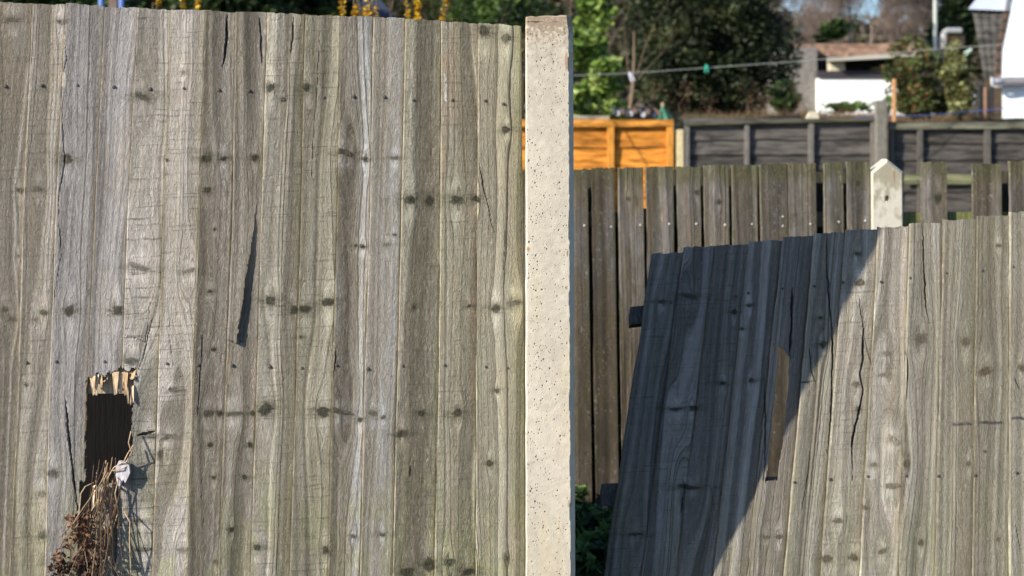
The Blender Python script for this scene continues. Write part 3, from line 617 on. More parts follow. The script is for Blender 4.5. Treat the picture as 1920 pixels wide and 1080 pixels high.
q = np.hypot(PXm - 1664, PYm - 373); dk = ss(-q, -4.2, -2.6)
st = ss(fb(PXm / 9, PYm / 12, 3) + .5 * ss(-PYm, -400, -310), .5, .9) * .7
cm = np.array((.50, .455, .37)) * (1 - .88 * dk[..., None]); cm = cm * (1 - st[..., None]) + np.array((.2, .17, .1)) * st[..., None]
r_ = (ss(-np.hypot((PXm - 1677) / 2, (PYm - 330) / 12), -1.2, -.5) * .8)[..., None]; cm = cm * (1 - r_) + np.array((.2, .09, .04)) * r_
idx = np.arange(SX.size).reshape(SX.shape) ; Q = np.stack([idx[:-1, :-1], idx[:-1, 1:], idx[1:, 1:], idx[1:, :-1]], -1).reshape(-1, 4)
body = m.build('pointed_concrete_post', CONC); tag(body, 'concrete post with a pointed top and a round hole in the low paling fence', 'fence post')
face = mesh('face', np.stack([(PXm - 960) / F * (Yp - .001), Yp - .001 + dk * .02, EYE - (PYm - HY) / F * (Yp - .001)], -1).reshape(-1, 3), Q, CONC, body, attrs={'col': cm.reshape(-1, 3)})

# ------------------------------------------------------------------ dark shed close behind the tall panel, unseen body extended to shade the plants
shed = empty('shade_shed', (-1.2, 5.0, 0), 'dark shed wall behind the hole in the tall panel, with an unseen body added for shade', 'shed')
m = MB()
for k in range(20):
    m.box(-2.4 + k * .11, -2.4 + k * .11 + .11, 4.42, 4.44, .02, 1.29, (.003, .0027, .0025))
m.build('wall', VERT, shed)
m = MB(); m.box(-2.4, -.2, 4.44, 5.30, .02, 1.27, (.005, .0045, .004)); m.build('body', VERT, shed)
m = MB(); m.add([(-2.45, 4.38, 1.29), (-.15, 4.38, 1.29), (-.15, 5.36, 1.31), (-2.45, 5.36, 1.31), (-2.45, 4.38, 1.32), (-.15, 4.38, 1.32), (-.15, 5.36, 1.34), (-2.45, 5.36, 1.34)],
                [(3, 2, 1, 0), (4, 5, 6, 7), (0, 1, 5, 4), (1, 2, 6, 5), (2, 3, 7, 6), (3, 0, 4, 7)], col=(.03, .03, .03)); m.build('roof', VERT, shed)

# ------------------------------------------------------------------ plants
def leaves(name, cs, rad, n, size, cols, parent, seed, mat=None, up=.3, holes=.0, aspect=1.5, clump=.0):
    """one mesh of leaf-sized faces spread through ellipsoids centred on cs"""
    r = np.random.default_rng(seed); cs = np.array([tuple(c) for c in cs]); rad = np.array(rad); rad = np.broadcast_to(rad, cs.shape) if rad.ndim < 2 else rad
    k = r.integers(0, len(cs), n); d = r.normal(size=(n, 3)); d /= np.linalg.norm(d, axis=1)[:, None]; rr = r.uniform(.25, 1, n) ** .5
    c = cs[k] + d * rad[k] * rr[:, None]
    if clump: c = c + (r.normal(size=(max(8, n // 14), 3)) * clump)[r.integers(0, max(8, n // 14), n)]
    cn = n2(c[:, 0] * 3.1 / max(rad.max(), .3), c[:, 2] * 3.1 / max(rad.max(), .3) + c[:, 1], seed)
    if holes: m = cn > holes; c = c[m]; cn = cn[m]; n = len(c)
    a = r.normal(size=(n, 3)); a[:, 2] = np.abs(a[:, 2]) * up; a /= np.linalg.norm(a, axis=1)[:, None]
    t = np.cross(a, r.normal(size=(n, 3))); t /= np.linalg.norm(t, axis=1)[:, None]
    s = size * r.uniform(.5, 1.4, n)[:, None]; sw = s / max(1, aspect / 3)
    p0 = c - a * s * aspect * .5; p2 = c + a * s * aspect * .5; nn = np.cross(a, t) * s * .12; p1 = c + t * sw * .42 + nn; p3 = c - t * sw * .42 + nn
    V = np.stack([p0, p1, p2, p3], 1).reshape(-1, 3); Q = np.arange(4 * n).reshape(n, 4)
    cols = np.array(cols); kk = np.clip((cn * len(cols) + r.normal(0, .6, n)).astype(int), 0, len(cols) - 1)
    col = np.repeat(cols[kk] * r.uniform(.7, 1.3, n)[:, None], 4, 0)
    return mesh(name, V, Q, mat or LEAF, parent, attrs={'col': col})
def branches(name, base, height, spread, seed, depth=4, r0=.03, col=(.09, .07, .05), parent=None, kids=3, lean=(0, 0), sides=4, first=.35):
    r = random.Random(seed); m = MB(); tips = []
    def grow(p, d, ln, rad, k):
        pts = [p]; rs = [rad]; q = Vector(p); dd = Vector(d)
        for i in range(3):
            dd = (dd + Vector((r.uniform(-1, 1), r.uniform(-1, 1), r.uniform(-.3, .6))) * .16).normalized(); q = q + dd * ln / 3; pts.append(Vector(q)); rs.append(rad * (1 - .22 * (i + 1)))
        m.tube(pts, rs, sides, col)
        if k <= 0: tips.append(q); return
        for i in range(kids):
            nd = (dd + Vector((r.uniform(-1, 1), r.uniform(-1, 1), r.uniform(-.25, .8))) * spread).normalized()
            grow(pts[r.choice((1, 2, 3, 3))], nd, ln * r.uniform(.55, .85), rs[-1] * .72, k - 1)
    grow(Vector(base), Vector((lean[0], lean[1], 1)).normalized(), height * first, r0, depth)
    o = m.build(name, BARK, parent); return o, tips

def shrub(nm, px, py, Y, rx, rz, n, size, cols, label, cat, seed, group=None, blobs=9, br=True, holes=.0, bottom=None, up=.3, brcol=(.08, .06, .045), asp=1.5, brdepth=3, ry=None):
    c = P(px, py, Y); gz = GH(c.x, c.y); root = empty(nm, (c.x, c.y, gz), label, cat, group)
    r = random.Random(seed); hx, hz = rx * Y / F, rz * Y / F; ry = ry or hx
    cs = []; rd = []
    for k in range(blobs):
        a = r.uniform(0, 6.28); q = r.uniform(.1, .72); zz = r.uniform(-.75, .8)
        cs.append((c.x + hx * q * math.cos(a) * (1 - .35 * max(zz, 0)), c.y + ry * q * math.sin(a), c.z + hz * zz)); f = r.uniform(.3, .52); rd.append((hx * f, ry * f, min(hz, hx * 1.6) * f))
    leaves('foliage', cs, rd, n, size, cols, root, seed, holes=holes, up=up, aspect=asp)
    if br: branches('stems', (c.x, c.y, gz), max(.4, c.z + hz * .7 - gz), .55, seed, brdepth, max(.012, hx * .05), brcol, root)
    return root
DG = [(.012, .022, .009), (.018, .034, .012), (.03, .05, .016), (.045, .07, .022)]
MG = [(.03, .055, .015), (.05, .09, .02), (.08, .14, .03), (.12, .2, .045)]
LG = [(.09, .14, .025), (.14, .22, .04), (.22, .30, .06), (.30, .38, .11)]
YG = [(.06, .055, .02), (.10, .10, .03), (.18, .18, .06), (.28, .28, .12)]

# ground plants in the shade behind the post
def low_plant(px, py, Y, hpx, n, size, cols, label, seed, group=None):
    c = P(px, py, Y); gz = GH(c.x, Y); root = empty('leafy_plant', (c.x, Y, gz), label, 'plant', group); r = random.Random(seed); m = MB(); cs = []
    for k in range(9):
        t = Vector((c.x + r.uniform(-.09, .09), Y + r.uniform(-.12, .1), gz + r.uniform(.3, 1) * hpx * Y / F)); m.tube([(c.x, Y, gz - .01), ((c.x + t.x) / 2, (Y + t.y) / 2, (gz + t.z) / 2 + .02), t], [.004, .003, .002], 4, (.04, .06, .02)); cs.append(t)
    m.build('stems', LEAF, root); leaves('foliage', cs, (.045, .045, .025), n, size, cols, root, seed, up=.9)
low_plant(1112, 1040, 5.95, 95, 420, .042, MG, 'dark green leafy plant low in the gap beside the concrete post', 3)
low_plant(1150, 1070, 5.8, 70, 300, .04, DG, 'leafy plant in deep shade under the leaning panel edge', 4)
low_plant(1088, 1075, 5.75, 70, 240, .035, MG, 'small leafy plant against the foot of the concrete post', 5)
c = P(1090, 925, 6.42); root = empty('leaf_sprig', (c.x, c.y, .19), 'small bright green sprig growing at the foot of the palings', 'plant')
MB().tube([(c.x, c.y, .18), (c.x + .01, c.y, c.z - .02), (c.x, c.y, c.z + .01)], .003, 4, (.1, .15, .04)).build('stem', LEAF, root)
leaves('foliage', [c], (.022, .02, .03), 26, .03, LG, root, 6)

# dead vine hanging out of the hole
vine = empty('dead_vine', (GX(190, 3.95), 3.95, .02), 'dry brown dead vine with curled leaves spilling out of the hole in the tall panel', 'dead plant')
r = random.Random(5); m = MB(); tips = []
COLS = [(.26, .15, .08), (.16, .09, .045), (.38, .26, .15), (.08, .045, .03)]
for k in range(36):
    x = r.uniform(176, 232); y = r.uniform(862, 925) - (x - 176) * .35; a = []
    x1 = r.uniform(98, 226) if k % 3 else r.uniform(150, 215); y1 = r.uniform(1000, 1150); n = 9; amp = r.uniform(3, 14); ph = r.uniform(0, 6); yy = YL + .02
    for i in range(n + 1):
        t = i / n; px = x + (x1 - x) * t ** 1.4 + amp * math.sin(ph + t * 7) * t; py = y + (y1 - y) * t - 14 * math.sin(t * 3.1) * (k % 5 == 0)
        a.append(P(px, py, YL - .022 - .06 * t * ((k * 37 % 10) / 10) - (.0 if t > .1 else -.04)))
    m.tube(a, [.0009 * (1.35 - .6 * i / n) for i in range(n + 1)], 4, COLS[k % 4]); tips += a[5:]
for pl in ([(246, 808), (241, 830), (247, 848), (236, 868), (222, 882), (206, 884), (196, 898), (190, 930), (186, 970)], [(250, 835), (240, 850), (232, 866), (214, 876), (204, 890), (200, 930), (210, 960)],
           [(250, 866), (228, 880), (210, 882), (200, 900), (207, 925), (196, 950), (203, 1000), (210, 1080)], [(176, 905), (160, 912), (152, 925), (149, 960), (144, 975)], [(215, 886), (222, 900), (216, 925), (222, 960), (205, 1010), (215, 1060)],
           [(228, 950), (244, 980), (243, 1010), (246, 1080)], [(195, 920), (170, 960), (168, 1000), (175, 1080)], [(200, 890), (186, 925), (180, 980), (185, 1040), (178, 1100)]):
    a = [P(x, y, YL - .024 - .012 * math.sin(i)) for i, (x, y) in enumerate(pl)]; q = []
    for i in range(len(a) - 1): q += [a[i].lerp(a[i + 1], t) for t in (0, .5)]
    q.append(a[-1]); m.tube(q, .0013, 5, (.42, .29, .17))
m.build('stems', mat_attr('dry_stem', .7, .3, 80, .5, (1, 1, 1), .0005), vine)
DRY = [(.045, .022, .014), (.08, .04, .022), (.15, .075, .04), (.26, .14, .07)]
cs = [P(x, y, YL - .04) for x, y in ((112, 1050), (132, 1015), (150, 1060), (142, 1000), (160, 1030), (175, 1060), (165, 975), (140, 980), (158, 1000), (190, 1035), (120, 1060), (150, 1080), (180, 1085), (104, 1070), (168, 1010))]
leaves('leaves', cs, (.017, .02, .026), 420, .010, DRY, vine, 8, mat_leaf('dry_leaf', .15), up=1)

# ------------------------------------------------------------------ the back fences
YB = 17.4
def lap_panel(name, x0, x1, ytl, ytr, label, cbrd, cfr, batt, top='rail', seed=0, rows=(276, 322, 370, 420, 470, 520, 575), dark=None, capcol=None, battw=10):
    root = empty(name, (GX((x0 + x1) / 2, YB), YB, 0), label, 'fence panel'); r = random.Random(seed)
    prev = min(ytl, ytr) + 3; rows = list(rows)
    for k, y in enumerate(rows):
        z0, z1 = GZ(y, YB), GZ(prev, YB) + .02; f = r.uniform(.8, 1.15)
        m = MB(); n = 40; xs = np.linspace(GX(x0, YB), GX(x1, YB), n); wv = (n1(np.arange(n) / 4., seed + k) - .5) * .02
        V = []; 
        for i, x in enumerate(xs): V += [(x, YB + .012, z1), (x, YB - .008, z0 + wv[i]), (x, YB + .006, z0 + wv[i]), (x, YB + .02, z1)]
        Qd = []
        for i in range(n - 1):
            for j in range(4): Qd.append((4 * i + j, 4 * i + (j + 1) % 4, 4 * i + 4 + (j + 1) % 4, 4 * i + 4 + j))
        m.add(V, Qd, col=[c * f for c in cbrd]); m.build('lap_board', HORZ, root); prev = y
    for k, (bx, wd) in enumerate(batt):
        m = MB(); m.bevbox(GX(bx - wd / 2, YB), GX(bx + wd / 2, YB), YB - .045, YB - .006, .05, GZ(ytl + (ytr - ytl) * (bx - x0) / (x1 - x0) + 4, YB), .004, cfr); m.build('batten', VERT, root)
    zt = lambda x: GZ(ytl + (ytr - ytl) * (x - x0) / (x1 - x0), YB)
    h = .06 if top == 'rail' else .018; yo = .052 if top == 'rail' else .06
    m = MB(); X0, X1 = GX(x0, YB), GX(x1, YB)
    V = [(X0, YB - yo, zt(x0) - h), (X1, YB - yo, zt(x1) - h), (X1, YB + .03, zt(x1) - h), (X0, YB + .03, zt(x0) - h), (X0, YB - yo, zt(x0)), (X1, YB - yo, zt(x1)), (X1, YB + .03, zt(x1)), (X0, YB + .03, zt(x0))]
    m.add(V, [(3, 2, 1, 0), (4, 5, 6, 7), (0, 1, 5, 4), (1, 2, 6, 5), (2, 3, 7, 6), (3, 0, 4, 7)], col=capcol or cfr); m.build('top_rail', HORZ, root)
    return root
lap_panel('lap_fence_panel', 906, 1262, 227, 225, 'bright orange-stained lap fence panel behind the low palings', (.45, .17, .025), (.50, .21, .035), [(1145, 13), (1256, 13), (1028, 13), (912, 13)], seed=1)
lap_panel('lap_fence_panel', 1283, 1641, 232, 223, 'weathered grey lap fence panel with a thin dark cap next to the orange one', (.068, .060, .053), (.135, .122, .107), [(1288, 9), (1400, 9), (1520, 10), (1636, 9)], 'cap', 2, capcol=(.07, .07, .04), rows=(262, 290, 318, 350, 400, 470, 575))
lap_panel('lap_fence_panel', 1666, 2022, 231, 229, 'weathered grey lap fence panel right of the tall square wooden post', (.064, .056, .049), (.09, .08, .068), [(1671, 9), (1724, 10), (1850, 12), (1985, 12)], 'rail', 3, rows=(268, 300, 326, 360, 400, 470, 575), capcol=(.125, .12, .085))
MB().box(GX(1693, YB), GX(1832, YB), YB - .06, YB - .046, GZ(345, YB), GZ(327, YB), (.15, .15, .08)).build('cross_rail', HORZ, [o for o in C.objects if o.name.startswith('lap_fence_panel')][-1])
def post(name, x0, x1, yt, Y, col, label, mat=None, d=.1, cat='post'):
    m = MB(); m.bevbox(GX(x0, Y), GX(x1, Y), Y, Y + d, GH(0, Y) - .02 if Y > 18 else -.02, GZ(yt, Y), .006, col); o = m.build(name, mat or VERT); return tag(o, label, cat)
post('wooden_post', 1643, 1664, 188, 17.28, (.16, .145, .12), 'tall square grey wooden post between two grey lap panels', cat='fence post')
post('pale_wooden_post', 1269, 1282, 243, 17.35, (.52, .42, .24), 'new pale yellow wooden post between the orange and grey panels', cat='fence post')
post('timber_stake', 1674, 1681, 148, 17.9, (.42, .22, .10), 'thin orange-brown timber stake standing behind the grey fence', d=.04, cat='stake')
m = MB(); cx, cz, Y = 1525, 222, 17.6
pts = [(GX(cx + 11 * math.cos(t), Y), GZ(cz - 13 * math.sin(t), Y)) for t in np.linspace(0, math.pi, 12)] + [(GX(cx - 11, Y), 0), (GX(cx + 11, Y), 0)]
m.prism(pts, Y, Y + .1, (.5, .45, .33)); tag(m.build('round_top_post', CONC), 'pale concrete post with a rounded head just above the grey fence', 'fence post')

# parasol, stored bits on a shed roof
Y = 18.4
par = empty('garden_parasol', (GX(1244, Y), Y, 0), 'folded dark green garden parasol behind the orange fence', 'parasol')
m = MB(); top = P(1243, 196, Y); n = 16
for ring, (zz, rr) in enumerate([(0, .008), (-.05, .03), (-.13, .075), (-.30, .13), (-.75, .11), (-1.1, .05)]):
    for k in range(n): 
        t = 2 * math.pi * k / n; q = rr * (1 + .3 * (k % 2) * (ring > 1)); m.V.append(np.array([(top.x + q * math.cos(t), top.y + q * math.sin(t), top.z + zz)])); m.c.append(np.array([(.03, .12, .07)])); m.n += 1
m.Q = [(r_ * n + k, r_ * n + n + k, r_ * n + n + (k + 1) % n, r_ * n + (k + 1) % n) for r_ in range(5) for k in range(n)]
m.build('canopy', PAINT, par)
gz = GH(top.x, Y)
MB().tube([(top.x, top.y, gz), (top.x, top.y, top.z + .02)], .018, 8, (.3, .22, .14)).build('pole', PAINT, par)
par.location.z = 0
Y = 18.2
bn = empty('garden_store', (GX(1110, Y), Y, 0), 'low wooden garden store with a flat boarded top behind the orange fence', 'garden store')
MB().box(GX(1000, Y), GX(1225, Y), Y, Y + .5, 0, GZ(226, Y), (.1, .08, .06)).build('body', VERT, bn)
m = MB()
for k in range(3): m.box(GX(995, Y), GX(1142, Y), Y - .05 + k * .2, Y + .145 + k * .2, GZ(226, Y) + .002, GZ(217 + k, Y), (.28, .24, .17))
m.build('top', HORZ, bn)
r = random.Random(3); m = MB()
for k in range(9):
    x = 1150 + k * 8; a = P(x, 212 + r.uniform(-4, 4), Y + .1); m.tube([a, a + Vector((.06, .1, .02)), a + Vector((.14, .05, -.02))], [.03, .035, .02], 6, [(.05, .05, .05), (.3, .3, .32), (.12, .07, .05)][k % 3])
tag(m.build('plastic_sheeting', PAINT), 'crumpled grey plastic sheeting heaped on the garden store', 'sheeting')

# washing lines with pegs
def sag(a, b_, s_, n=16): return [a.lerp(b_, i / n) + Vector((0, 0, -s_ * 4 * (i / n) * (1 - i / n))) for i in range(n + 1)]
ln = [P(980, 140, 15.6), P(1075, 142, 15.7), P(1185, 137, 15.9), P(1330, 127, 16.2), P(1500, 115, 16.5), P(1720, 95, 16.9), P(1900, 82, 17.2), P(2300, 55, 17.6)]
tag(MB().tube(ln, .0038, 5, (.36, .36, .30)).build('washing_line', PAINT), 'pale washing line rising to the right in front of the dark evergreen', 'washing line')
ln = [P(1600, 222, 18.9), P(1745, 216, 18.9), P(1830, 208, 19), P(1920, 200, 19), P(2100, 192, 19)]
tag(MB().tube(ln, .0045, 5, (.07, .11, .28)).build('blue_rope', PAINT), 'thin blue rope strung low in front of the rust coloured shrub', 'rope')
def peg(px, py, Y, ang, ln_, col, label):
    c = P(px, py, Y); d = Vector((math.sin(ang), 0, math.cos(ang))); m = MB(); s = Vector((d.z, 0, -d.x)) * .012
    for sg in (-1, 1): m.tube([c + d * ln_ * .4 + s * sg * .3, c + s * sg * .7, c - d * ln_ * .6 + s * sg * 1.3], [.009, .011, .007], 6, col)
    tag(m.build('clothes_peg', PAINT), label, 'clothes peg', 'pegs on the washing line')
peg(1183, 142, 15.88, -.4, .09, (.45, .46, .5), 'light grey peg at the left of the washing line beside the spring leaves')
peg(1325, 127, 16.18, 0, .07, (.02, .25, .16), 'small green peg midway on the line before the evergreen')
peg(1817, 96, 17.1, .9, .08, (.4, .5, .4), 'pale green peg on the line beside the tiled roof')

# ------------------------------------------------------------------ buildings beyond
BRK = mat_attr('brickwork', .9, .15, 12, 1.0, (1, 1, 4), .01)
Yg = 30.0
gar = empty('brick_outbuilding', (GX(1600, Yg), Yg, GH(0, Yg)), 'low outbuilding with white front wall, open lean-to and orange brick parapet', 'outbuilding')
zb = GH(0, Yg) - .1
m = MB(); m.box(GX(1478, Yg), GX(1532, Yg), Yg, Yg + 2.5, zb, GZ(88, Yg), (.18, .165, .15)); m.build('side_wall', BRK, gar)
m = MB(); m.box(GX(1532, Yg), GX(1760, Yg), Yg + .9, Yg + 2.5, zb, GZ(92, Yg), (.06, .05, .045)); m.build('rear_wall', BRK, gar)
m = MB()
for row in range(4):
    for k in range(26):
        x0 = 1500 + k * 9.3 + (row % 2) * 4.6; f = random.uniform(.7, 1.2); z1 = GZ(80 + row * 6, Yg) + .0; m.box(GX(x0, Yg), GX(x0 + 8.7, Yg), Yg + .3, Yg + .52, z1 - .05, z1, (.27 * f, .17 * f, .12 * f))
m.build('brick_parapet', BRK, gar)
m = MB(); m.box(GX(1490, Yg), GX(1745, Yg), Yg + .53, Yg + .6, GZ(106, Yg), GZ(83, Yg), (.25, .2, .16)); m.build('parapet_backing', BRK, gar)
m = MB(); V = [P(1550, 108, Yg - .5), P(1745, 98, Yg - .5), P(1745, 104, Yg + .9), P(1550, 110, Yg + .9)]; V += [v - Vector((0, 0, .06)) for v in V]
m.add([tuple(v) for v in V], [(0, 1, 2, 3), (7, 6, 5, 4), (4, 5, 1, 0), (5, 6, 2, 1), (6, 7, 3, 2), (7, 4, 0, 3)], col=(.42, .39, .33)); m.build('lean_to_roof', PAINT, gar)
m = MB(); m.box(GX(1553, Yg), GX(1580, Yg), Yg - .2, Yg + .1, GZ(134, Yg), GZ(116, Yg), (.5, .45, .33)); m.build('cream_block', PAINT, gar)
m = MB(); m.box(GX(1640, Yg), GX(1745, Yg), Yg + .3, Yg + .4, GZ(134, Yg), GZ(124, Yg), (.42, .32, .12)); m.build('timber_plate', PAINT, gar)
m = MB(); m.box(GX(1529, Yg), GX(1745, Yg), Yg - .26, Yg + .0, GZ(147, Yg), GZ(134, Yg), (.04, .035, .04)); m.build('fascia', PAINT, gar)
m = MB(); m.box(GX(1530, Yg), GX(1745, Yg), Yg - .22, Yg + .1, zb, GZ(147, Yg) - .003, (.85, .85, .83)); m.build('front_wall', PAINT, gar)

Yh = 22.0
hs = empty('white_house', (GX(1960, Yh), Yh, 2.0), 'white rendered gable end with a ragged brick verge at the right edge', 'house')
m = MB(); poly = [(1879, 330), (1879, 92), (1902, -12), (2080, -700), (2300, -700), (2300, 330)]
Vf = [tuple(P(x, y, Yh)) for x, y in poly]; Vb = [tuple(P(x, y, Yh) + Vector((1.1, 3, 0))) for x, y in poly]; n = 6
m.add(Vf + Vb, [(0, 1, 2, 5), (2, 3, 4, 5)] + [(i, n + i, n + (i + 1) % n, (i + 1) % n) for i in range(n)], col=(.86, .87, .88)); m.build('gable_wall', PAINT, hs)
m = MB()
for k in range(28):
    t = k / 27; x = 1877 + 22 * max(0, (150 - (150 - 5.9 * k) - 45) / 120) if False else None
    y = 150 - k * 6.2; px = np.interp(y, [-12, 92, 150], [1899, 1877, 1873]); a = P(px, y, Yh - .04)
    m.box(a.x - .035, a.x + .02, Yh - .010, Yh + .05, a.z - .014, a.z + .012, (.13, .07, .045) if k % 3 else (.05, .04, .03))
m.build('brick_verge', BRK, hs)
m = MB(); m.tube([P(1882, 153, Yh - .12), P(2200, 150, Yh - .12)], .055, 14, (.10, .10, .115)); m.build('gutter_pipe', PAINT, hs, smooth=True)
m = MB(); m.tube([P(1860, 145, Yh - .12), P(1860, 158, Yh - .12), P(1866, 163, Yh - .12), P(1884, 162, Yh - .12)], .02, 8, (.4, .4, .4)); m.tube([P(1863, 152, Yh - .1), P(1890, 152, Yh - .1)], .04, 10, (.2, .21, .26)); m.build('gutter_outlet', PAINT, hs, smooth=True)

Yt = 23.5
th = empty('tiled_outhouse', (GX(1855, Yt), Yt, 2.0), 'steep dark tiled roof slope with grey lead flashing left of the white gable', 'building')
m = MB(); rows, colsn = 9, 40; V = []; Qd = []
for rI in range(rows):
    for half in (0, 1):
        t = (rI + half) / rows; y = 18 + (150 - 18) * t; xl, xr = 1823 + 22 * t, 1896 - 10 * t
        for k in range(colsn):
            s = k / (colsn - 1); a = P(xl + (xr - xl) * s, y, Yt - .9 * t); bump_ = .03 * abs(math.sin(s * math.pi * 4.5)) ** .6 + (.02 if half else 0)
            V.append((a.x, a.y - bump_, a.z))
for rr in range(rows * 2 - 1):
    for k in range(colsn - 1): i = rr * colsn + k; Qd.append((i, i + colsn, i + colsn + 1, i + 1))
m.add(V, Qd, col=(.05, .046, .04)); m.build('tiles', mat_attr('old_tile', .8, .3, 5, 1.3, (1, 1, 1), .01), th)
m = MB(); m.add([tuple(v) for v in (P(1815, 17, Yt - .15), P(1832, -4, Yt + .1), P(1895, -6, Yt + .1), P(1892, 20, Yt - .15), P(1815, 17, Yt + .5), P(1832, -4, Yt + .5), P(1895, -6, Yt + .5), P(1892, 20, Yt + .5))],
      [(0, 3, 2, 1), (4, 5, 6, 7), (0, 1, 5, 4), (1, 2, 6, 5), (2, 3, 7, 6), (3, 0, 4, 7)], col=(.33, .36, .42)); m.build('lead_flashing', PAINT, th)
m = MB(); m.box(GX(1850, Yt), GX(1905, Yt), Yt, Yt + 2, 1.9, GZ(150, Yt), (.07, .05, .035)); m.box(GX(1834, Yt), GX(1850, Yt), Yt + .1, Yt + 2, 1.9, GZ(150, Yt), (.05, .045, .04)); m.build('wall', BRK, th)
m = MB(); m.box(GX(1834, Yt), GX(1850, Yt), Yt - .9, Yt - .7, GZ(160, Yt), GZ(147, Yt), (.42, .33, .22)); m.build('corbel', PAINT, th)
m = MB(); m.tube([P(1836, 162, Yt - .8), P(1836, 300, Yt - .8)], .035, 8, (.012, .012, .016)); m.build('downpipe', PAINT, th)
m = MB(); m.tube([P(1858, 164, Yt - .8), P(1858, 300, Yt - .8)], .035, 8, (.012, .012, .016)); m.build('downpipe', PAINT, th)
m = MB(); m.tube([P(1847, 164, Yt - .85), P(1848, 300, Yt - .85)], .014, 8, (.25, .14, .09)); m.build('copper_pipe', PAINT, th)
m = MB(); m.tube([P(1828, 172, Yt - .6), P(1828, 196, Yt - .6)], .05, 10, (.35, .36, .4)); m.build('meter_box', PAINT, th)
Yk = 26
m = MB(); m.tube([P(1769, 90, Yk), P(1769, 66, Yk), P(1771, 60, Yk), P(1778, 57, Yk), P(1803, 57, Yk)], .042, 10, (.72, .68, .58)); tag(m.build('bent_flue_pipe', PAINT, smooth=True), 'cream flue pipe bent at its top above the rust coloured shrub', 'pipe')
m = MB()
for row in range(14):
    for k in range(4): f = random.uniform(.6, 1.2); x0 = 1776 + k * 9 + (row % 2) * 3; m.box(GX(x0, Yk), GX(x0 + 8.2, Yk), Yk + .15, Yk + .35, GZ(66 + row * 8 + 7, Yk), GZ(66 + row * 8, Yk), (.2 * f, .13 * f, .085 * f))
m.box(GX(1774, Yk), GX(1815, Yk), Yk + .2, Yk + .5, 2.0, GZ(66, Yk), (.2, .17, .14)); tag(m.build('brick_chimney', BRK), 'small brick stack behind the cream flue pipe', 'chimney')
m = MB(); m.tube([(GX(1753.5, 27), 27, 2.0), P(1753.5, 70, 27), P(1753.5, -60, 27)], .03, 8, (.4, .42, .38)); tag(m.build('metal_pole', PAINT), 'slim grey metal pole standing against the bare trees', 'pole')

# dark roof and blue posts behind the tall panel
Yd = 20.5
m = MB(); rt = empty('shed_with_dark_roof', (GX(690, Yd), Yd, 2.0), 'dark slate shed roof just showing above the tall panel', 'shed')
a, b2_, c_, d_ = P(610, -25, Yd), P(690, -25, Yd), P(770, 60, Yd - .6), P(560, 60, Yd - .6)
V = [a, b2_, c_, d_]; V2 = [v + Vector((0, .5, -.05)) for v in V]
m.add([tuple(v) for v in V + V2], [(3, 2, 1, 0), (4, 5, 6, 7), (0, 1, 5, 4), (1, 2, 6, 5), (2, 3, 7, 6), (3, 0, 4, 7)], col=(.03, .035, .055)); m.build('roof', PAINT, rt)
m = MB(); m.box(GX(590, Yd), GX(750, Yd), Yd - .3, Yd + .8, 1.9, GZ(62, Yd), (.08, .06, .05)); m.build('wall', VERT, rt)
for x in (190, 228):
    m = MB(); m.tube([(GX(x, 14), 14, 0), P(x, -60, 14)], .022, 8, (.12, .2, .45)); tag(m.build('blue_post', PAINT), 'left blue metal post seen above the tall panel' if x == 190 else 'right blue metal post seen above the tall panel', 'post', 'blue posts above the fence')
Y = 14.4; m = MB(); m.box(GX(203, Y), GX(219, Y), Y, Y + .1, 0, GZ(-60, Y), (.16, .11, .09)); tag(m.build('brown_post', VERT), 'brown timber post between the two blue posts', 'post')

# ------------------------------------------------------------------ shrubs and trees
hedge = [(60, -70, 18.5, 190, 190, DG[2:] + MG[:3], 'dark hedge shrub above the left end of the tall panel'), (330, -60, 18.6, 130, 180, DG[2:] + MG[:2], 'dark evergreen shrub right of the blue posts'),
         (470, -60, 18.4, 140, 190, DG[1:] + MG[:2], 'dense dark shrub above the middle of the tall panel'), (590, -70, 19, 90, 180, DG + MG[1:3], 'green leaning shrub left of the dark roof'),
         (240, -120, 21, 160, 200, MG[:3], 'mid green shrub behind the two blue posts'), (800, -60, 33, 110, 200, MG[:2] + YG[:2], 'loose olive shrub right of the dark roof'), (920, -60, 25, 100, 160, MG[:3] + LG[:1], 'bright leaved shrub above the right end of the tall panel'),
         (700, -60, 33, 140, 200, DG[2:] + YG[:2], 'olive green shrub far behind the dark roof'), (1010, -60, 32, 120, 190, DG[2:] + YG[:2], 'dull green shrub far behind the concrete post')]
for i, (px, py, Y, rx, rz, cl, lb) in enumerate(hedge):
    shrub('garden_shrub', px, py, Y, rx, rz, 7000, .06, cl, lb, 'shrub', 30 + i, 'shrubs behind the tall panel', blobs=22, ry=.6, holes=.12 if i > 4 else 0)
# forsythia
fr = empty('forsythia_bush', (GX(720, 9), 9, 0), 'yellow flowering forsythia stems rising above the tall panel', 'shrub'); m = MB(); cs = []
r = random.Random(9)
for (x, top) in ((645, -80), (660, -60), (694, -60), (700, -90), (768, -70), (775, -60), (832, -60), (838, -30), (285, 5), (300, -20), (345, -20), (370, -20), (618, 26), (690, 10)):
    b0 = Vector((GX(x, 9) + r.uniform(-.1, .1), 9 + r.uniform(-.1, .1), 0)); t = P(x + r.uniform(-6, 6), top, 9); pts = [b0.lerp(t, k / 6) + Vector((.012 * math.sin(k * 2 + x), 0, 0)) for k in range(7)]; m.tube(pts, [.009 - .0008 * k for k in range(7)], 5, (.1, .08, .05))
    for k in range(30):
        q = b0.lerp(t, r.uniform(.78, 1)); 
        if x not in (768, 838) or k % 2: cs.append(q)
m.tube([P(684, 60, 9.05), P(676, 20, 9.05), P(664, -30, 9.05)], .008, 5, (.3, .24, .17)); m.tube([P(680, 60, 9.05), P(692, 20, 9.05), P(705, -30, 9.05)], .008, 5, (.3, .24, .17)); m.build('stems', BARK, fr)
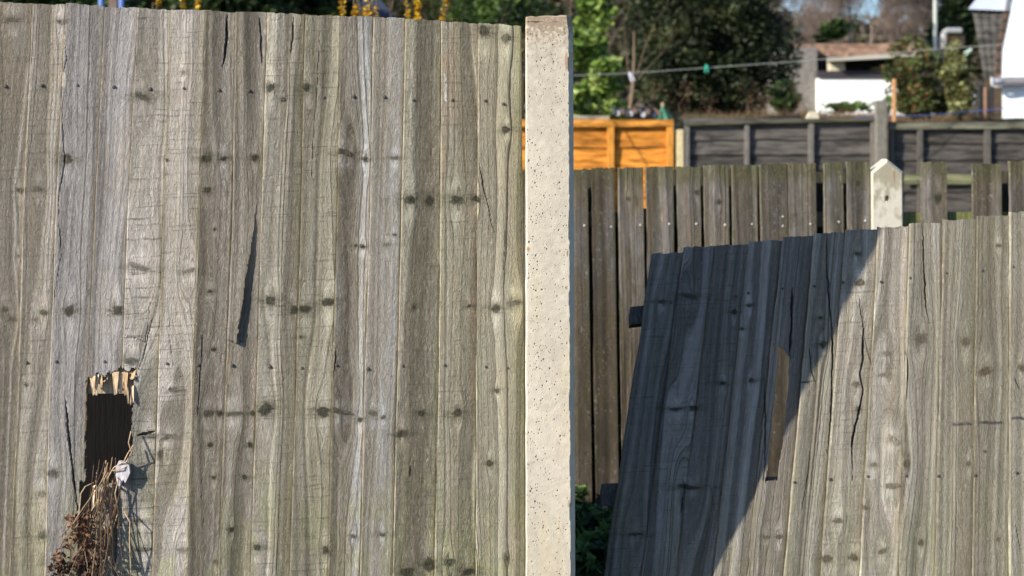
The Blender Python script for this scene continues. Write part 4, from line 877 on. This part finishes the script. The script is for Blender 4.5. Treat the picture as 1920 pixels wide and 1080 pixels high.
leaves('flowers', cs, (.016, .016, .02), 2600, .017, [(.5, .28, .01), (.62, .38, .015), (.4, .2, .01)], fr, 12)
o, _ = branches('pale_sapling', (GX(806, 13), 13, 0), 4.2, .25, 4, 2, .045, (.22, .15, .11)); tag(o, 'pale brown sapling trunk above the tall panel right of the forsythia', 'tree')
o, _ = branches('dark_sapling', (GX(872, 16), 16, 0), 4.8, .3, 14, 3, .05, (.07, .05, .045)); tag(o, 'dark slender sapling trunk above the tall panel near its right end', 'tree')

# leafy spring shrub, brambles, evergreen
shrub('spring_shrub', 1110, 150, 19.2, 66, 82, 1500, .085, LG, 'light green spring-leaved shrub right beside the concrete post top', 'shrub', 51, blobs=10, brcol=(.16, .12, .08), asp=1.2)
shrub('spring_shrub', 1100, 40, 19.8, 58, 85, 850, .085, LG, 'tall loose light green shrub branches above the concrete post', 'shrub', 52, blobs=7, brcol=(.2, .16, .12), asp=1.2)
for i, (px, Y, h) in enumerate(((1060, 23, 3.2), (1120, 24, 3.4), (1180, 23, 3.0), (1215, 25, 3.3), (1010, 25, 3.3))):
    o, _ = branches('bare_shrub', (GX(px, Y), Y, 2.0), h, .9, 60 + i, 5, .03, (.16, .115, .08), kids=3, sides=3); tag(o, ['bare brown twiggy shrub behind the top of the concrete post', 'bare brown twiggy shrub behind the spring-leaved shrub', 'bare twiggy shrub left of the big dark evergreen', 'bare twiggy shrub partly behind the dark evergreen', 'bare brown shrub behind the right end of the tall panel'][i], 'shrub', 'bare shrubs on the bank')
ev = empty('evergreen_tree', (GX(1340, 24.5), 24.5, 2.0), 'large dense dark evergreen tree in the middle of the background', 'tree')
r = random.Random(77); cs = []; rd = []
for k in range(90):
    py = r.uniform(-200, 195); wd = np.interp(py, [-260, -60, 60, 130, 190], [70, 118, 128, 110, 80]); px = 1330 + r.uniform(-1, 1) * wd; c = P(px, py, 24.5 + r.uniform(-.6, .6)); cs.append(c); q = r.uniform(.28, .5); rd.append((q, q, q * 1.15))
leaves('crown', cs, rd, 52000, .05, [(.010, .016, .007), (.018, .028, .010), (.018, .028, .010), (.03, .045, .014), (.07, .08, .03)], ev, 78, up=.6)
branches('trunk', (GX(1340, 24.5), 24.5, 2.0), 4.5, .5, 79, 3, .12, (.06, .045, .035), ev)
shrub('bank_shrub', 1478, 185, 23, 42, 30, 1400, .06, DG[1:] + MG[:2], 'rounded green shrub left of the white outbuilding wall', 'shrub', 81)
shrub('bank_shrub', 1590, 203, 23, 60, 11, 420, .05, MG, 'low weedy green growth along the foot of the white wall', 'shrub', 82, br=False)
shrub('bank_shrub', 1665, 182, 22.5, 42, 35, 300, .045, MG + YG[:1], 'loose green sprays in front of the white wall', 'shrub', 83, brcol=(.14, .07, .04))
shrub('rust_shrub', 1722, 150, 20.5, 82, 70, 7500, .04, [(.09, .035, .02), (.05, .07, .02), (.08, .11, .03), (.14, .08, .03), (.1, .13, .04)], 'rust and green shrub in front of the outbuilding', 'shrub', 84, blobs=13, holes=.25, brcol=(.12, .05, .03))
shrub('variegated_shrub', 1797, 152, 20, 42, 68, 6500, .038, YG + [(.34, .36, .17)], 'yellow-green variegated shrub left of the tiled roof', 'shrub', 85, blobs=13, holes=.1)
# dry grass on the bank
n = 26000; r = np.random.default_rng(21); X = r.uniform(GX(1050, 21), GX(1880, 21), n); Yy = r.uniform(19.6, 23.5, n); Z = np.array([GH(0, y) for y in Yy]) - .05 
hgt = r.uniform(.04, .20, n) * np.where(Yy > 21.5, .55, 1) * (.6 + .8 * n2(X * 2, Yy * 2, 6)); a = r.normal(0, .1, n); b1_ = r.normal(0, .05, n)
V = np.stack([np.stack([X - .006, Yy, Z], -1), np.stack([X + .006, Yy, Z], -1), np.stack([X + a, Yy + b1_, Z + hgt], -1)], 1).reshape(-1, 3)
cc = np.array([(.22, .12, .07), (.32, .20, .12), (.14, .075, .045), (.09, .10, .03)])[r.integers(0, 4, n)]
o = mesh('dry_grass', V, None, LEAF, None, np.arange(3 * n).reshape(n, 3), {'col': np.repeat(cc, 3, 0)}); tag(o, 'dry brown grass covering the bank behind the fences', 'grass', kind='stuff')
for i, px in enumerate((1215, 1275, 1330, 1400, 1440, 1500)):
    Y = 21.6 + .2 * (i % 3); o, tips = branches('bramble', (GX(px, Y), Y, 1.9), .55, 1.3, 140 + i, 4, .008, (.22, .12, .08), kids=4, sides=3)
    leaves('leaves', tips, (.06, .06, .05), 90, .022, [(.10, .065, .035), (.16, .11, .06), (.05, .07, .025)], o, 150 + i)
    tag(o, 'low tangled bramble with reddish stems on the bank below the evergreen', 'bramble', 'brambles on the bank')
# bare trees on the skyline
BT = [(1460, 34), (1500, 38), (1545, 44), (1580, 36), (1610, 50), (1640, 42), (1668, 46), (1700, 37), (1735, 43), (1765, 50), (1590, 60), (1655, 64), (1520, 56), (1720, 58), (1130, 32), (1180, 33), (1158, 34), (1085, 35)]
protos = []
for i, (px, Y) in enumerate(BT):
    x = GX(px, Y)
    if i < 4:
        o, tips = branches('bare_tree', (0, 0, 0), 6.2, .62, 200 + i, 6, .055, (.20, .16, .135), kids=3, sides=3, first=.30)
        tw = leaves('twigs', tips, (.28, .28, .34), 9000, .035, [(.17, .13, .11), (.22, .17, .145), (.13, .095, .08)], o, 300 + i, BARK, up=1.5, aspect=9); protos.append((o, tw))
    else:
        o = protos[i % 4][0].copy(); C.objects.link(o); tw = protos[i % 4][1].copy(); C.objects.link(tw); tw.parent = o
    o.location = (x, Y, GH(0, Y)); o.rotation_euler = (0, 0, i * 1.7); s_ = .85 + .05 * (i * 7 % 6); o.scale = (s_, s_, s_ * (1 + .012 * (Y - 34)))
    tag(o, 'bare leafless tree of fine brown twigs on the skyline behind the outbuilding' if i < 14 else 'bare leafless tree standing left of the dark evergreen', 'tree', 'bare trees behind the outbuilding' if i < 14 else 'bare trees left of the evergreen')
cs = [P(x, 100 - 35 * float(n1(np.array(x / 60.), 5)), 80) for x in range(1400, 2000, 40)] + [P(x, 120, 80) for x in range(-200, 2000, 40)] + [P(x, 185, 80) for x in range(-200, 2000, 40)] + [P(x, y, 80) for x in range(-200, 1440, 45) for y in (-60, 10, 70)]
o = leaves('distant_wood', cs, (1.3, .8, 1.6), 60000, .26, [(.11, .085, .065), (.15, .12, .09), (.09, .085, .045), (.12, .13, .06), (.18, .14, .11)], None, 91, aspect=3, holes=.12)
tag(o, 'far off brown winter wood along the skyline', 'wood', kind='stuff')
shrub('ivy_tree', 1800, 20, 36, 60, 110, 5000, .11, DG + MG[:1], 'dark green ivy-clad tree right of the slim metal pole', 'tree', 90, blobs=14)
shrub('ivy_tree', 1570, 62, 38, 40, 22, 700, .10, MG[:3], 'small green bush in front of the bare trees over the parapet', 'shrub', 91)
